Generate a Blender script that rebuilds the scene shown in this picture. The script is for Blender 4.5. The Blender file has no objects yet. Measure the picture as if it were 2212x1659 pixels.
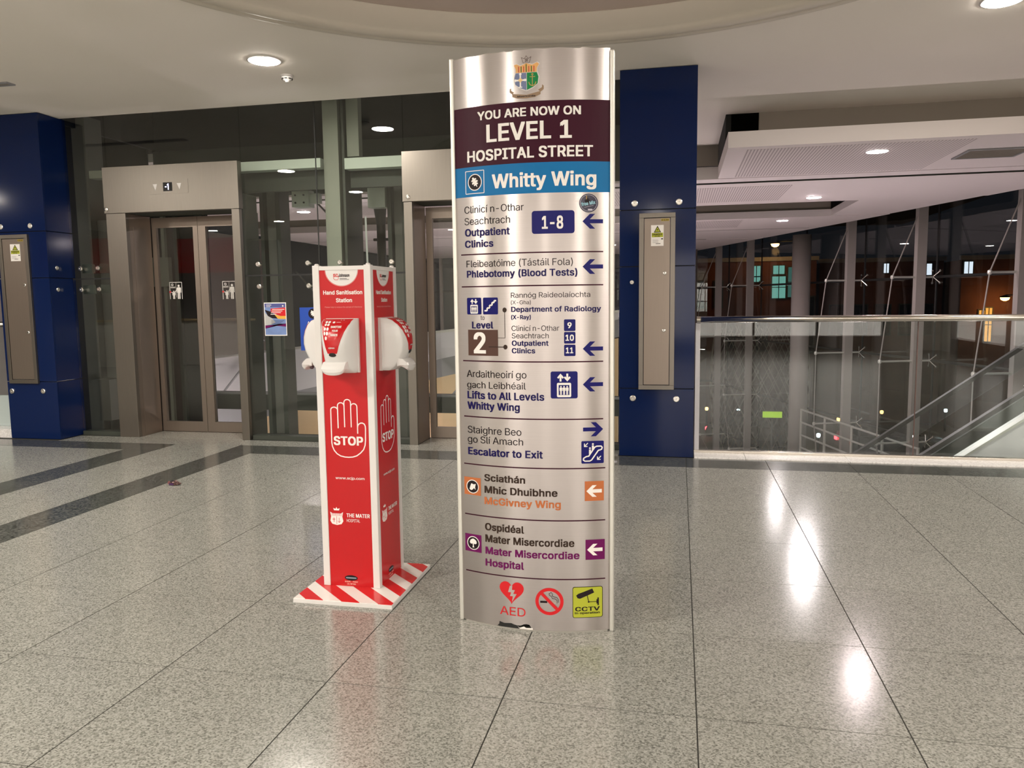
import bpy, bmesh, math, random, os
from math import sin, cos, pi, sqrt, atan2
import numpy as np
from mathutils import Vector, Matrix
from mathutils.geometry import delaunay_2d_cdt

random.seed(7)
SC = bpy.context.scene
COL = SC.collection

# ------------------------------------------------------------------ camera
def make_camera():
    f, pit, rol, yaw = 1692.409, 0.106216565, -0.0121496895, 0.210482990
    fw = Vector((-sin(yaw) * cos(pit), cos(yaw) * cos(pit), -sin(pit)))
    r0 = Vector((cos(yaw), sin(yaw), 0)); u0 = r0.cross(fw)
    r = cos(rol) * r0 + sin(rol) * u0; u = -sin(rol) * r0 + cos(rol) * u0
    cam = bpy.data.cameras.new('camera'); o = bpy.data.objects.new('camera', cam)
    COL.objects.link(o)
    cam.sensor_fit = 'HORIZONTAL'; cam.sensor_width = 36.0; cam.lens = f * 36.0 / 2212.0
    cam.clip_start = 0.05; cam.clip_end = 400
    m = Matrix(((r.x, u.x, -fw.x, 0), (r.y, u.y, -fw.y, 0), (r.z, u.z, -fw.z, 1.5), (0, 0, 0, 1)))
    o.matrix_world = m
    SC.camera = o
make_camera()

# ------------------------------------------------------------------ world, exposure
world = bpy.data.worlds.new('night_sky'); SC.world = world; world.use_nodes = True
bg = world.node_tree.nodes['Background']
bg.inputs[0].default_value = (0.10, 0.105, 0.13, 1); bg.inputs[1].default_value = 0.06
SC.view_settings.view_transform = 'Standard'; SC.view_settings.look = 'None'
SC.view_settings.gamma = 1.0; SC.view_settings.use_curve_mapping = False
SC.view_settings.exposure = 0.25
SC.cycles.use_denoising = True
SC.cycles.max_bounces = 10; SC.cycles.transparent_max_bounces = 24
SC.cycles.glossy_bounces = 5; SC.cycles.diffuse_bounces = 5
SC.cycles.caustics_reflective = True; SC.cycles.caustics_refractive = False
SC.cycles.sample_clamp_indirect = 4.0

LIGHT_WARM = (1.0, 0.925, 0.82); LIGHT_PINK = (1.0, 0.84, 0.86)
POWER_MAIN, POWER_RAFT = 410.0, 300.0      # radiance of the downlight diffusers
ADDED_UPLIGHT, ADDED_SHOPGLOW = 116.0, 3.4  # strengths of the added, unseen uplighters and shop windows

# ------------------------------------------------------------------ materials
MATS = {}
def mat(name, col, rough=0.5, metal=0.0, spec=0.5, vary=0.04, vscale=6.0, bump=0.0, bscale=200.0,
        coat=0.0, aniso=0.0, arot=0.0, streak=None, emit=None, estr=0.0):
    if name in MATS: return MATS[name]
    m = bpy.data.materials.new(name); m.use_nodes = True
    nt = m.node_tree; N = nt.nodes; L = nt.links
    b = N['Principled BSDF']
    b.inputs['Roughness'].default_value = rough; b.inputs['Metallic'].default_value = metal
    b.inputs['Specular IOR Level'].default_value = spec
    if coat: b.inputs['Coat Weight'].default_value = coat; b.inputs['Coat Roughness'].default_value = 0.08
    tc = N.new('ShaderNodeTexCoord')
    nz = N.new('ShaderNodeTexNoise'); nz.inputs['Scale'].default_value = vscale; nz.inputs['Detail'].default_value = 3
    if streak:
        mp = N.new('ShaderNodeMapping'); mp.inputs['Scale'].default_value = streak
        L.new(tc.outputs['Object'], mp.inputs[0]); L.new(mp.outputs[0], nz.inputs['Vector'])
    else:
        L.new(tc.outputs['Object'], nz.inputs['Vector'])
    mx = N.new('ShaderNodeMix'); mx.data_type = 'RGBA'
    mx.inputs[6].default_value = (*[max(0, c * (1 - vary)) for c in col], 1)
    mx.inputs[7].default_value = (*[min(1, c * (1 + vary)) for c in col], 1)
    L.new(nz.outputs[0], mx.inputs[0]); L.new(mx.outputs[2], b.inputs['Base Color'])
    if bump:
        n2 = N.new('ShaderNodeTexNoise'); n2.inputs['Scale'].default_value = bscale
        L.new(tc.outputs['Object'], n2.inputs['Vector'])
        bp = N.new('ShaderNodeBump'); bp.inputs['Strength'].default_value = bump; bp.inputs['Distance'].default_value = 0.002
        L.new(n2.outputs[0], bp.inputs['Height']); L.new(bp.outputs[0], b.inputs['Normal'])
    if aniso:
        b.inputs['Anisotropic'].default_value = aniso; b.inputs['Anisotropic Rotation'].default_value = arot
        tg = N.new('ShaderNodeTangent'); tg.direction_type = 'RADIAL'; tg.axis = 'Z'
        L.new(tg.outputs[0], b.inputs['Tangent'])
    if emit:
        b.inputs['Emission Color'].default_value = (*emit, 1); b.inputs['Emission Strength'].default_value = estr
    MATS[name] = m
    return m

def glass(name, tint=(0.93, 0.97, 0.95), rough=0.0, refl=1.0):
    """thin architectural pane: fresnel reflection over plain transmission"""
    if name in MATS: return MATS[name]
    m = bpy.data.materials.new(name); m.use_nodes = True
    nt = m.node_tree; N = nt.nodes; L = nt.links; N.remove(N['Principled BSDF'])
    out = N['Material Output']
    tr = N.new('ShaderNodeBsdfTransparent'); tr.inputs[0].default_value = (*tint, 1)
    gl = N.new('ShaderNodeBsdfGlossy'); gl.inputs['Roughness'].default_value = rough
    gl.inputs['Color'].default_value = (refl, refl, refl, 1)
    fr = N.new('ShaderNodeFresnel'); ge = N.new('ShaderNodeNewGeometry')
    ior = N.new('ShaderNodeMapRange'); ior.inputs['To Min'].default_value = 1.5; ior.inputs['To Max'].default_value = 1 / 1.5
    L.new(ge.outputs['Backfacing'], ior.inputs['Value']); L.new(ior.outputs[0], fr.inputs[0])
    mx = N.new('ShaderNodeMixShader')
    L.new(fr.outputs[0], mx.inputs[0]); L.new(tr.outputs[0], mx.inputs[1]); L.new(gl.outputs[0], mx.inputs[2])
    L.new(mx.outputs[0], out.inputs[0])
    MATS[name] = m
    return m

def emitter(name, col, strength):
    if name in MATS: return MATS[name]
    m = bpy.data.materials.new(name); m.use_nodes = True
    nt = m.node_tree; N = nt.nodes; L = nt.links; N.remove(N['Principled BSDF'])
    e = N.new('ShaderNodeEmission'); e.inputs[0].default_value = (*col, 1); e.inputs[1].default_value = strength
    L.new(e.outputs[0], N['Material Output'].inputs[0])
    MATS[name] = m
    return m

def granite(name, c_dark, c_mid, c_light, rough=0.2, scale=1.0, tilevar=0.06):
    m = bpy.data.materials.new(name); m.use_nodes = True
    nt = m.node_tree; N = nt.nodes; L = nt.links; b = N['Principled BSDF']
    g = N.new('ShaderNodeNewGeometry'); oi = N.new('ShaderNodeObjectInfo')
    add = N.new('ShaderNodeVectorMath'); add.operation = 'MULTIPLY_ADD'
    add.inputs[1].default_value = (1, 1, 1)
    sc = N.new('ShaderNodeVectorMath'); sc.operation = 'SCALE'; sc.inputs[0].default_value = (37.0, 91.0, 5.0)
    L.new(oi.outputs['Random'], sc.inputs['Scale'])
    L.new(g.outputs['Position'], add.inputs[0]); L.new(sc.outputs[0], add.inputs[2])
    v1 = N.new('ShaderNodeTexVoronoi'); v1.inputs['Scale'].default_value = 95 * scale; v1.feature = 'F1'
    L.new(add.outputs[0], v1.inputs['Vector'])
    n1 = N.new('ShaderNodeTexNoise'); n1.inputs['Scale'].default_value = 75 * scale; n1.inputs['Detail'].default_value = 3.0
    L.new(add.outputs[0], n1.inputs['Vector'])
    sep = N.new('ShaderNodeSeparateColor'); L.new(v1.outputs['Color'], sep.inputs[0])
    mixf = N.new('ShaderNodeMath'); mixf.operation = 'MULTIPLY_ADD'; mixf.inputs[1].default_value = 0.45
    L.new(sep.outputs[0], mixf.inputs[0])
    m2 = N.new('ShaderNodeMath'); m2.operation = 'MULTIPLY'; m2.inputs[1].default_value = 0.6
    L.new(n1.outputs[0], m2.inputs[0]); L.new(m2.outputs[0], mixf.inputs[2])
    cr = N.new('ShaderNodeValToRGB'); cr.color_ramp.interpolation = 'LINEAR'
    e = cr.color_ramp.elements; e[0].position = 0.25; e[0].color = (*c_dark, 1); e[1].position = 0.72; e[1].color = (*c_light, 1)
    k = cr.color_ramp.elements.new(0.46); k.color = (*c_mid, 1)
    L.new(mixf.outputs[0], cr.inputs[0])
    # slow veining and slab to slab difference
    n3 = N.new('ShaderNodeTexNoise'); n3.inputs['Scale'].default_value = 3.2; L.new(add.outputs[0], n3.inputs['Vector'])
    mm = N.new('ShaderNodeMath'); mm.operation = 'MULTIPLY_ADD'; mm.inputs[1].default_value = tilevar * 2; mm.inputs[2].default_value = 1 - tilevar * 1.5
    L.new(n3.outputs[0], mm.inputs[0])
    m4 = N.new('ShaderNodeMath'); m4.operation = 'MULTIPLY_ADD'; m4.inputs[1].default_value = tilevar
    L.new(oi.outputs['Random'], m4.inputs[0]); L.new(mm.outputs[0], m4.inputs[2])
    vm = N.new('ShaderNodeVectorMath'); vm.operation = 'SCALE'
    L.new(cr.outputs[0], vm.inputs[0]); L.new(m4.outputs[0], vm.inputs['Scale'])
    L.new(vm.outputs[0], b.inputs['Base Color'])
    b.inputs['Roughness'].default_value = rough; b.inputs['Specular IOR Level'].default_value = 0.68
    return m

M_GRANITE = granite('polished_speckled_granite', (0.115, 0.115, 0.100), (0.245, 0.246, 0.222), (0.365, 0.366, 0.333), 0.17, scale=1.75)
M_BAND = granite('dark_grey_granite', (0.014, 0.016, 0.014), (0.050, 0.054, 0.048), (0.12, 0.125, 0.115), 0.16)
M_PALE = granite('pale_kerb_stone', (0.60, 0.58, 0.57), (0.76, 0.74, 0.73), (0.84, 0.82, 0.81), 0.25, tilevar=0.03)
M_GROUT = mat('dark_grout', (0.025, 0.024, 0.02), 0.9)
M_CEIL = mat('cream_ceiling_paint', (0.84, 0.79, 0.73), 0.75, vary=0.015, vscale=1.2, spec=0.2)
M_COFFER = mat('taupe_coffer_paint', (0.52, 0.43, 0.39), 0.8, vary=0.02, vscale=1.0, spec=0.2)
M_MOULD = mat('moulding_paint', (0.58, 0.53, 0.46), 0.5, vary=0.02)
M_RAFT = mat('white_raft_paint', (0.80, 0.74, 0.73), 0.6, vary=0.01, vscale=1.0, spec=0.2)
M_FASCIA = mat('brown_grey_bulkhead_paint', (0.30, 0.265, 0.23), 0.8, vary=0.03, vscale=1.0, spec=0.2)
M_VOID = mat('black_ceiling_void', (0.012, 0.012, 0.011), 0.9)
M_STEEL = mat('brushed_stainless_steel', (0.225, 0.205, 0.18), 0.36, 0.95, streak=(60, 60, 1.2), vary=0.08, vscale=4, bump=0.0)
M_STEELD = mat('satin_door_steel', (0.28, 0.235, 0.20), 0.38, 0.9, streak=(60, 60, 1.2), vary=0.06, vscale=4)
M_CHROME = mat('bright_steel_fixing', (0.80, 0.78, 0.74), 0.22, 1.0)
M_GASKET = mat('black_joint_gasket', (0.008, 0.008, 0.008), 0.6)
M_BLUE = mat('deep_blue_glass_cladding', (0.003, 0.012, 0.062), 0.10, spec=0.28, vary=0.03, vscale=0.7)
M_GLASS = glass('clear_green_tinted_glass', (0.945, 0.965, 0.95))
M_GLASSB = glass('clear_balustrade_glass', (0.90, 0.94, 0.93))
M_GLASSF = glass('curtain_wall_glass', (0.88, 0.92, 0.92))
M_SHAFT = mat('grey_green_painted_steel', (0.22, 0.23, 0.19), 0.55, vary=0.05, vscale=2)
M_SHAFTL = mat('pale_green_painted_steel', (0.50, 0.56, 0.49), 0.5, vary=0.05, vscale=2)
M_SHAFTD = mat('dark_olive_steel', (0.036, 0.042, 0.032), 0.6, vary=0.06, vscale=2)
M_BLACK = mat('matt_black', (0.008, 0.008, 0.008), 0.6)
M_CONC = mat('grey_concrete', (0.13, 0.13, 0.115), 0.8, vary=0.10, vscale=2.5, bump=0.2)
M_WHITE = mat('white_powder_coat', (0.68, 0.66, 0.645), 0.35, vary=0.015, vscale=3)
M_PLAST = mat('glossy_white_plastic', (0.70, 0.69, 0.68), 0.18, vary=0.01)
M_RED = mat('gloss_red_board', (0.48, 0.011, 0.014), 0.25, vary=0.03, vscale=2, spec=0.35)
M_INKW = mat('white_print', (0.80, 0.77, 0.74), 0.4, vary=0.0, spec=0.18)
M_INKR = mat('red_print', (0.58, 0.02, 0.025), 0.35, vary=0.01, spec=0.18)
M_INKK = mat('black_print', (0.016, 0.010, 0.012), 0.5, vary=0.0, spec=0.18)
M_INKN = mat('navy_print', (0.010, 0.006, 0.075), 0.4, vary=0.0, spec=0.18)
M_INKNB = mat('navy_block_print', (0.006, 0.006, 0.115), 0.35, vary=0.02, spec=0.18)
M_INKMAR = mat('maroon_print', (0.036, 0.0015, 0.012), 0.45, vary=0.03, aniso=0.5, arot=0.25, spec=0.18)
M_INKBLU = mat('bright_blue_print', (0.006, 0.145, 0.36), 0.45, vary=0.04, aniso=0.5, arot=0.25, spec=0.18)
M_INKBR = mat('dark_brown_print', (0.035, 0.02, 0.014), 0.4, vary=0.0, spec=0.18)
M_INKOR = mat('orange_brown_print', (0.46, 0.14, 0.05), 0.4, vary=0.02, spec=0.18)
M_INKPL = mat('plum_print', (0.13, 0.006, 0.085), 0.4, vary=0.02, spec=0.18)
M_INKTA = mat('taupe_print', (0.085, 0.045, 0.035), 0.35, vary=0.03, spec=0.18)
M_INKYE = mat('yellow_print', (0.40, 0.43, 0.04), 0.35, vary=0.02, spec=0.18)
M_INKGO = mat('gold_print', (0.45, 0.30, 0.10), 0.4, vary=0.05, spec=0.18)
M_INKGR = mat('green_print', (0.01, 0.20, 0.06), 0.4, vary=0.03, spec=0.18)
M_INKSL = mat('slate_blue_print', (0.16, 0.19, 0.32), 0.4, vary=0.04, spec=0.18)
M_ALU = mat('brushed_aluminium_face', (0.50, 0.462, 0.452), 0.29, 1.0, aniso=0.85, arot=0.25, streak=(1.0, 1.0, 90.0), vary=0.05, vscale=5)
M_ALUT = mat('satin_aluminium_trim', (0.70, 0.69, 0.64), 0.4, 0.6, vary=0.02)
M_HAND = mat('satin_handrail_steel', (0.62, 0.58, 0.52), 0.22, 1.0, vary=0.02)
M_POST = mat('grey_painted_glazing_steel', (0.33, 0.30, 0.28), 0.45, vary=0.04)
M_BRICK = mat('dark_red_brick', (0.12, 0.045, 0.03), 0.9, vary=0.45, vscale=1.3)
M_ROAD = mat('wet_asphalt', (0.10, 0.085, 0.06), 0.5, vary=0.3, vscale=0.6)
M_CREAM = mat('pale_wood_veneer', (0.74, 0.54, 0.30), 0.5, streak=(1, 1, 8), vary=0.06, vscale=2)
M_PARA = mat('white_parapet_paint', (0.72, 0.70, 0.72), 0.6, vary=0.01)
M_GREYP = mat('mid_grey_panel', (0.28, 0.28, 0.29), 0.6, vary=0.02)
M_WALLW = mat('off_white_wall_paint', (0.80, 0.76, 0.70), 0.8, vary=0.02, vscale=1)

# ------------------------------------------------------------------ object helpers
ORG = {}
def tag(o, label=None, cat=None, group=None, kind=None):
    if label: o['label'] = label
    if cat: o['category'] = cat
    if group: o['group'] = group
    if kind: o['kind'] = kind
    return o
def thing(name, label, cat, loc=(0, 0, 0), group=None):
    o = bpy.data.objects.new(name, None); COL.objects.link(o); o.location = loc
    o.empty_display_size = 0.1
    ORG[o.name] = Vector(loc)
    return tag(o, label, cat, group)
def struct(name, loc=(0, 0, 0), label=None):
    o = bpy.data.objects.new(name, None); COL.objects.link(o); o.location = loc
    ORG[o.name] = Vector(loc); return tag(o, label, None, None, 'structure')
def obj(name, bm, material, parent=None, smooth=False, label=None, org=None, kind=None):
    """bmesh in world coordinates -> one mesh object"""
    base = ORG[parent.name] if parent is not None else Vector(org or (0, 0, 0))
    for v in bm.verts: v.co -= base
    me = bpy.data.meshes.new(name); bm.to_mesh(me); bm.free()
    ms = material if isinstance(material, (list, tuple)) else [material]
    for m in ms: me.materials.append(m)
    if smooth:
        for p in me.polygons: p.use_smooth = True
    o = bpy.data.objects.new(name, me); COL.objects.link(o)
    if parent is not None: o.parent = parent
    else: o.location = base
    ORG[o.name] = base
    if label: o['label'] = label
    if kind: o['kind'] = kind
    return o
def BM(): return bmesh.new()
def box(bm, x0, x1, y0, y1, z0, z1, bev=0.0, mi=0):
    vs = [bm.verts.new(p) for p in ((x0, y0, z0), (x1, y0, z0), (x1, y1, z0), (x0, y1, z0), (x0, y0, z1), (x1, y0, z1), (x1, y1, z1), (x0, y1, z1))]
    fs = [bm.faces.new([vs[i] for i in f]) for f in ((3, 2, 1, 0), (4, 5, 6, 7), (0, 1, 5, 4), (1, 2, 6, 5), (2, 3, 7, 6), (3, 0, 4, 7))]
    for f in fs: f.material_index = mi
    if bev:
        es = list({e for f in fs for e in f.edges})
        bmesh.ops.bevel(bm, geom=es, offset=bev, segments=2, affect='EDGES', profile=0.6)
    return bm
def bx(name, x0, x1, y0, y1, z0, z1, m, parent=None, bev=0.0, **k):
    return obj(name, box(BM(), x0, x1, y0, y1, z0, z1, bev), m, parent, **k)
def prism(bm, pts, h0, h1, axis='z'):
    """polygon (list of 2d) extruded between h0 and h1 along axis"""
    def mk(p, h):
        return {'z': (p[0], p[1], h), 'y': (p[0], h, p[1]), 'x': (h, p[0], p[1])}[axis]
    a = [bm.verts.new(mk(p, h0)) for p in pts]; b = [bm.verts.new(mk(p, h1)) for p in pts]
    n = len(pts); bm.faces.new(a[::-1]); bm.faces.new(b)
    for i in range(n): bm.faces.new((a[i], a[(i + 1) % n], b[(i + 1) % n], b[i]))
    bmesh.ops.recalc_face_normals(bm, faces=bm.faces[:])
    return bm
def tube(bm, p0, p1, r, n=12, r1=None, caps=True):
    p0, p1 = Vector(p0), Vector(p1); d = (p1 - p0).normalized()
    a = d.orthogonal().normalized(); b = d.cross(a); r1 = r if r1 is None else r1
    c0 = [bm.verts.new(p0 + (a * cos(2 * pi * i / n) + b * sin(2 * pi * i / n)) * r) for i in range(n)]
    c1 = [bm.verts.new(p1 + (a * cos(2 * pi * i / n) + b * sin(2 * pi * i / n)) * r1) for i in range(n)]
    for i in range(n): bm.faces.new((c0[i], c0[(i + 1) % n], c1[(i + 1) % n], c1[i]))
    if caps: bm.faces.new(c0[::-1]); bm.faces.new(c1)
    return bm
def polytube(bm, pts, r, n=8):
    for i in range(len(pts) - 1): tube(bm, pts[i], pts[i + 1], r, n)
    return bm
def lathe(bm, prof, c, n=32, axis='z'):
    """prof: list of (radius, height) revolved about an axis through c"""
    rings = []
    for r, h in prof:
        ring = []
        for i in range(n):
            a = 2 * pi * i / n
            if axis == 'z': p = (c[0] + r * cos(a), c[1] + r * sin(a), c[2] + h)
            elif axis == 'y': p = (c[0] + r * cos(a), c[1] + h, c[2] + r * sin(a))
            else: p = (c[0] + h, c[1] + r * cos(a), c[2] + r * sin(a))
            ring.append(bm.verts.new(p))
        rings.append(ring)
    for a, b in zip(rings, rings[1:]):
        for i in range(n): bm.faces.new((a[i], a[(i + 1) % n], b[(i + 1) % n], b[i]))
    bm.faces.new(rings[0][::-1]); bm.faces.new(rings[-1])
    bmesh.ops.recalc_face_normals(bm, faces=bm.faces[:])
    return bm

# ------------------------------------------------------------------ flat print (lettering, symbols)
def load_font():
    for kind in ('LOCAL', 'SYSTEM'):
        try:
            p = os.path.join(bpy.utils.resource_path(kind), 'datafiles', 'fonts', 'Inter.woff2')
            if os.path.exists(p): return bpy.data.fonts.load(p)
        except Exception: pass
    return None
FONT = load_font()
TEXTCACHE = {}
def bez(a, b, c, d, n):
    out = []
    for k in range(n):
        t = k / n; s = 1 - t
        out.append((a[0] * s ** 3 + 3 * b[0] * s * s * t + 3 * c[0] * s * t * t + d[0] * t ** 3, a[1] * s ** 3 + 3 * b[1] * s * s * t + 3 * c[1] * s * t * t + d[1] * t ** 3))
    return out
def glyphs(s, w):
    """outline of a line of text as triangles, non-zero fill"""
    if (s, w) in TEXTCACHE: return TEXTCACHE[(s, w)]
    c = bpy.data.curves.new('txt', 'FONT')
    if FONT: c.font = FONT
    c.body = s; c.size = 1.0; c.space_character = 1.03 if w in 'bx' else 0.97
    o = bpy.data.objects.new('txt', c); COL.objects.link(o)
    dg = bpy.context.evaluated_depsgraph_get(); dg.update()
    cu = o.evaluated_get(dg).to_curve(dg)
    loops = []
    for sp in cu.splines:
        L = []; P = sp.bezier_points; n = len(P)
        for k in range(n):
            a, b = P[k], P[(k + 1) % n]
            straight = (a.handle_right - a.co).length < 1e-5 and (b.handle_left - b.co).length < 1e-5
            L += bez(a.co, a.handle_right, b.handle_left, b.co, 1 if straight else 4)
        R = [q for k, q in enumerate(L) if abs(q[0] - L[k - 1][0]) + abs(q[1] - L[k - 1][1]) > 1e-5]
        if len(R) > 2: loops.append(R)
    o.evaluated_get(dg).to_curve_clear()
    bpy.data.objects.remove(o); bpy.data.curves.remove(c)
    P, E = [], []
    for l in loops:
        b0 = len(P); P += [Vector((q[0], q[1])) for q in l]; E += [(b0 + k, b0 + (k + 1) % len(l)) for k in range(len(l))]
    V2, _, F2, _, _, _ = delaunay_2d_cdt(P, E, [], 0, 1e-6)
    A = np.array([P[a][:] for a, b in E]); B = np.array([P[b][:] for a, b in E])
    C = np.array([((V2[f[0]] + V2[f[1]] + V2[f[2]]) / 3)[:] for f in F2])
    px, py = C[:, 0:1], C[:, 1:2]; ax, ay, bx_, by = A[:, 0], A[:, 1], B[:, 0], B[:, 1]
    side = (bx_ - ax) * (py - ay) - (px - ax) * (by - ay)
    wind = ((ay <= py) & (by > py) & (side > 0)).sum(1) - ((ay > py) & (by <= py) & (side < 0)).sum(1)
    vs = [(v.x, v.y, 0.0) for v in V2]; fs = [tuple(f) for f, k in zip(F2, wind) if k != 0]
    d = {'b': 0.026, 'm': 0.010, 'x': 0.032, 'r': 0.0}[w]
    if d:       # heavier weight: the glyph struck several times around its place
        V, F = [], []
        for q, (dx, dy) in enumerate(((-d, -d * .6), (d, -d * .6), (d, d * .6), (-d, d * .6), (0, 0))):
            n = len(V); V += [(x + dx, y + dy, z + q * .00006) for x, y, z in vs]; F += [tuple(i + n for i in f) for f in fs]
        vs, fs = V, F
    TEXTCACHE[(s, w)] = (vs, fs); return vs, fs
CAPH = max(v[1] for v in glyphs('H', 'r')[0])

class Flat:
    def __init__(self): self.bm = bmesh.new(); self.lay = 0.0; self.k = 0
    def poly(self, pts):
        self.k += 1; z = self.lay + 0.000009 * (self.k % 13)
        vs = [self.bm.verts.new((p[0], p[1], z)) for p in pts]
        try: self.bm.faces.new(vs)
        except ValueError: pass
        return self
    def rect(self, x0, y0, x1, y1): return self.poly([(x0, y0), (x1, y0), (x1, y1), (x0, y1)])
    def rrect(self, x0, y0, x1, y1, r, n=5):
        x0, x1 = min(x0, x1), max(x0, x1); y0, y1 = min(y0, y1), max(y0, y1); P = []
        for cx, cy, a0 in ((x1 - r, y1 - r, 0), (x0 + r, y1 - r, 90), (x0 + r, y0 + r, 180), (x1 - r, y0 + r, 270)):
            for i in range(n + 1):
                a = math.radians(a0 + 90 * i / n); P.append((cx + r * cos(a), cy + r * sin(a)))
        return self.poly(P)
    def disc(self, cx, cy, rx, ry=None, n=28, a0=0, a1=360):
        ry = rx if ry is None else ry; full = abs(a1 - a0) >= 360
        k = n if full else n + 1
        return self.poly([(cx + rx * cos(math.radians(a0 + (a1 - a0) * i / n)), cy + ry * sin(math.radians(a0 + (a1 - a0) * i / n))) for i in range(k)])
    def ring(self, cx, cy, r0, r1, ratio=1.0, n=36):
        for i in range(n):
            a, b = 2 * pi * i / n, 2 * pi * (i + 1) / n
            self.poly([(cx + r0 * cos(a), cy + r0 * ratio * sin(a)), (cx + r1 * cos(a), cy + r1 * ratio * sin(a)), (cx + r1 * cos(b), cy + r1 * ratio * sin(b)), (cx + r0 * cos(b), cy + r0 * ratio * sin(b))])
        return self
    def stroke(self, pts, w, closed=False, round_=True):
        n = len(pts); seg = n if closed else n - 1
        for i in range(seg):
            self.lay = 0.00003 * (i % 3)
            a, b = Vector(pts[i]), Vector(pts[(i + 1) % n]); d = b - a
            if d.length < 1e-6: continue
            q = Vector((-d.y, d.x)).normalized() * w / 2
            self.poly([a - q, b - q, b + q, a + q])
        if round_:
            for k, p in enumerate(pts):
                self.lay = 0.00009 + 0.00003 * (k % 3); self.disc(p[0], p[1], w / 2, n=10)
        self.lay = 0.0
        return self
    def text(self, s, x0, x1, yb, yt, w='r', rot=0.0):
        vs, fs = glyphs(s, w)
        mnx, mxx = min(v[0] for v in vs), max(v[0] for v in vs)
        sx = (x1 - x0) / (mxx - mnx); sy = (yt - yb) / CAPH
        out = []
        for v in vs:
            x, y = x0 + (v[0] - mnx) * sx, yb + v[1] * sy
            if rot:
                cx, cy = (x0 + x1) / 2, (yb + yt) / 2
                x, y = cx + (x - cx) * cos(rot) - (y - cy) * sin(rot), cy + (x - cx) * sin(rot) + (y - cy) * cos(rot)
            out.append(self.bm.verts.new((x, y, v[2])))
        for f in fs:
            try: self.bm.faces.new([out[i] for i in f])
            except ValueError: pass
        return self
    def arrow(self, tipx, cy, length, hh, sw, dirn=-1):
        """sign arrow: tip at tipx, pointing left (dirn -1) or right (+1)"""
        s = -dirn; L = length
        return self.poly([(tipx, cy), (tipx + s * hh * 0.98, cy + hh), (tipx + s * hh * 1.68, cy + hh), (tipx + s * hh * 0.98, cy + sw), (tipx + s * L, cy + sw), (tipx + s * L, cy - sw), (tipx + s * hh * 0.98, cy - sw), (tipx + s * hh * 1.68, cy - hh), (tipx + s * hh * 0.98, cy - hh)])
    def emit(self, mapf, name, material, parent, off=0.0004, cut=None, label=None):
        bm = self.bm
        if cut is None and mapf is globals().get('tm'): cut = 0.03
        bm.normal_update(); bmesh.ops.triangulate(bm, faces=bm.faces[:], ngon_method='EAR_CLIP')
        if cut and bm.verts:
            lo = min(v.co.x for v in bm.verts); hi = max(v.co.x for v in bm.verts)
            if hi - lo > cut * 1.5:
                x = math.floor(lo / cut) * cut + cut
                while x < hi:
                    bmesh.ops.bisect_plane(bm, geom=bm.verts[:] + bm.edges[:] + bm.faces[:], plane_co=(x, 0, 0), plane_no=(1, 0, 0)); x += cut
        for v in bm.verts: v.co = Vector(mapf(v.co.x, v.co.y, off + v.co.z))
        return obj(name, bm, material, parent, label=label)

def person(f, cx, yb, h, w=None, arm=0):
    """small pictogram figure: head, trunk with arms, two legs"""
    w = w or h * 0.3
    f.disc(cx, yb + h * 0.91, h * 0.085, n=16)
    f.poly([(cx - w / 2, yb + h * 0.76), (cx - w * .36, yb + h * 0.81), (cx + w * .36, yb + h * 0.81), (cx + w / 2, yb + h * 0.76), (cx + w / 2, yb + h * 0.44), (cx + w * .36, yb + h * .44), (cx + w * .30, yb + h * .70), (cx + w * .30, yb), (cx + w * .05, yb), (cx + w * .03, yb + h * .42), (cx - w * .03, yb + h * .42), (cx - w * .05, yb), (cx - w * .30, yb), (cx - w * .30, yb + h * .70), (cx - w * .36, yb + h * .44), (cx - w / 2, yb + h * .44)])
    return f

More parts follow.
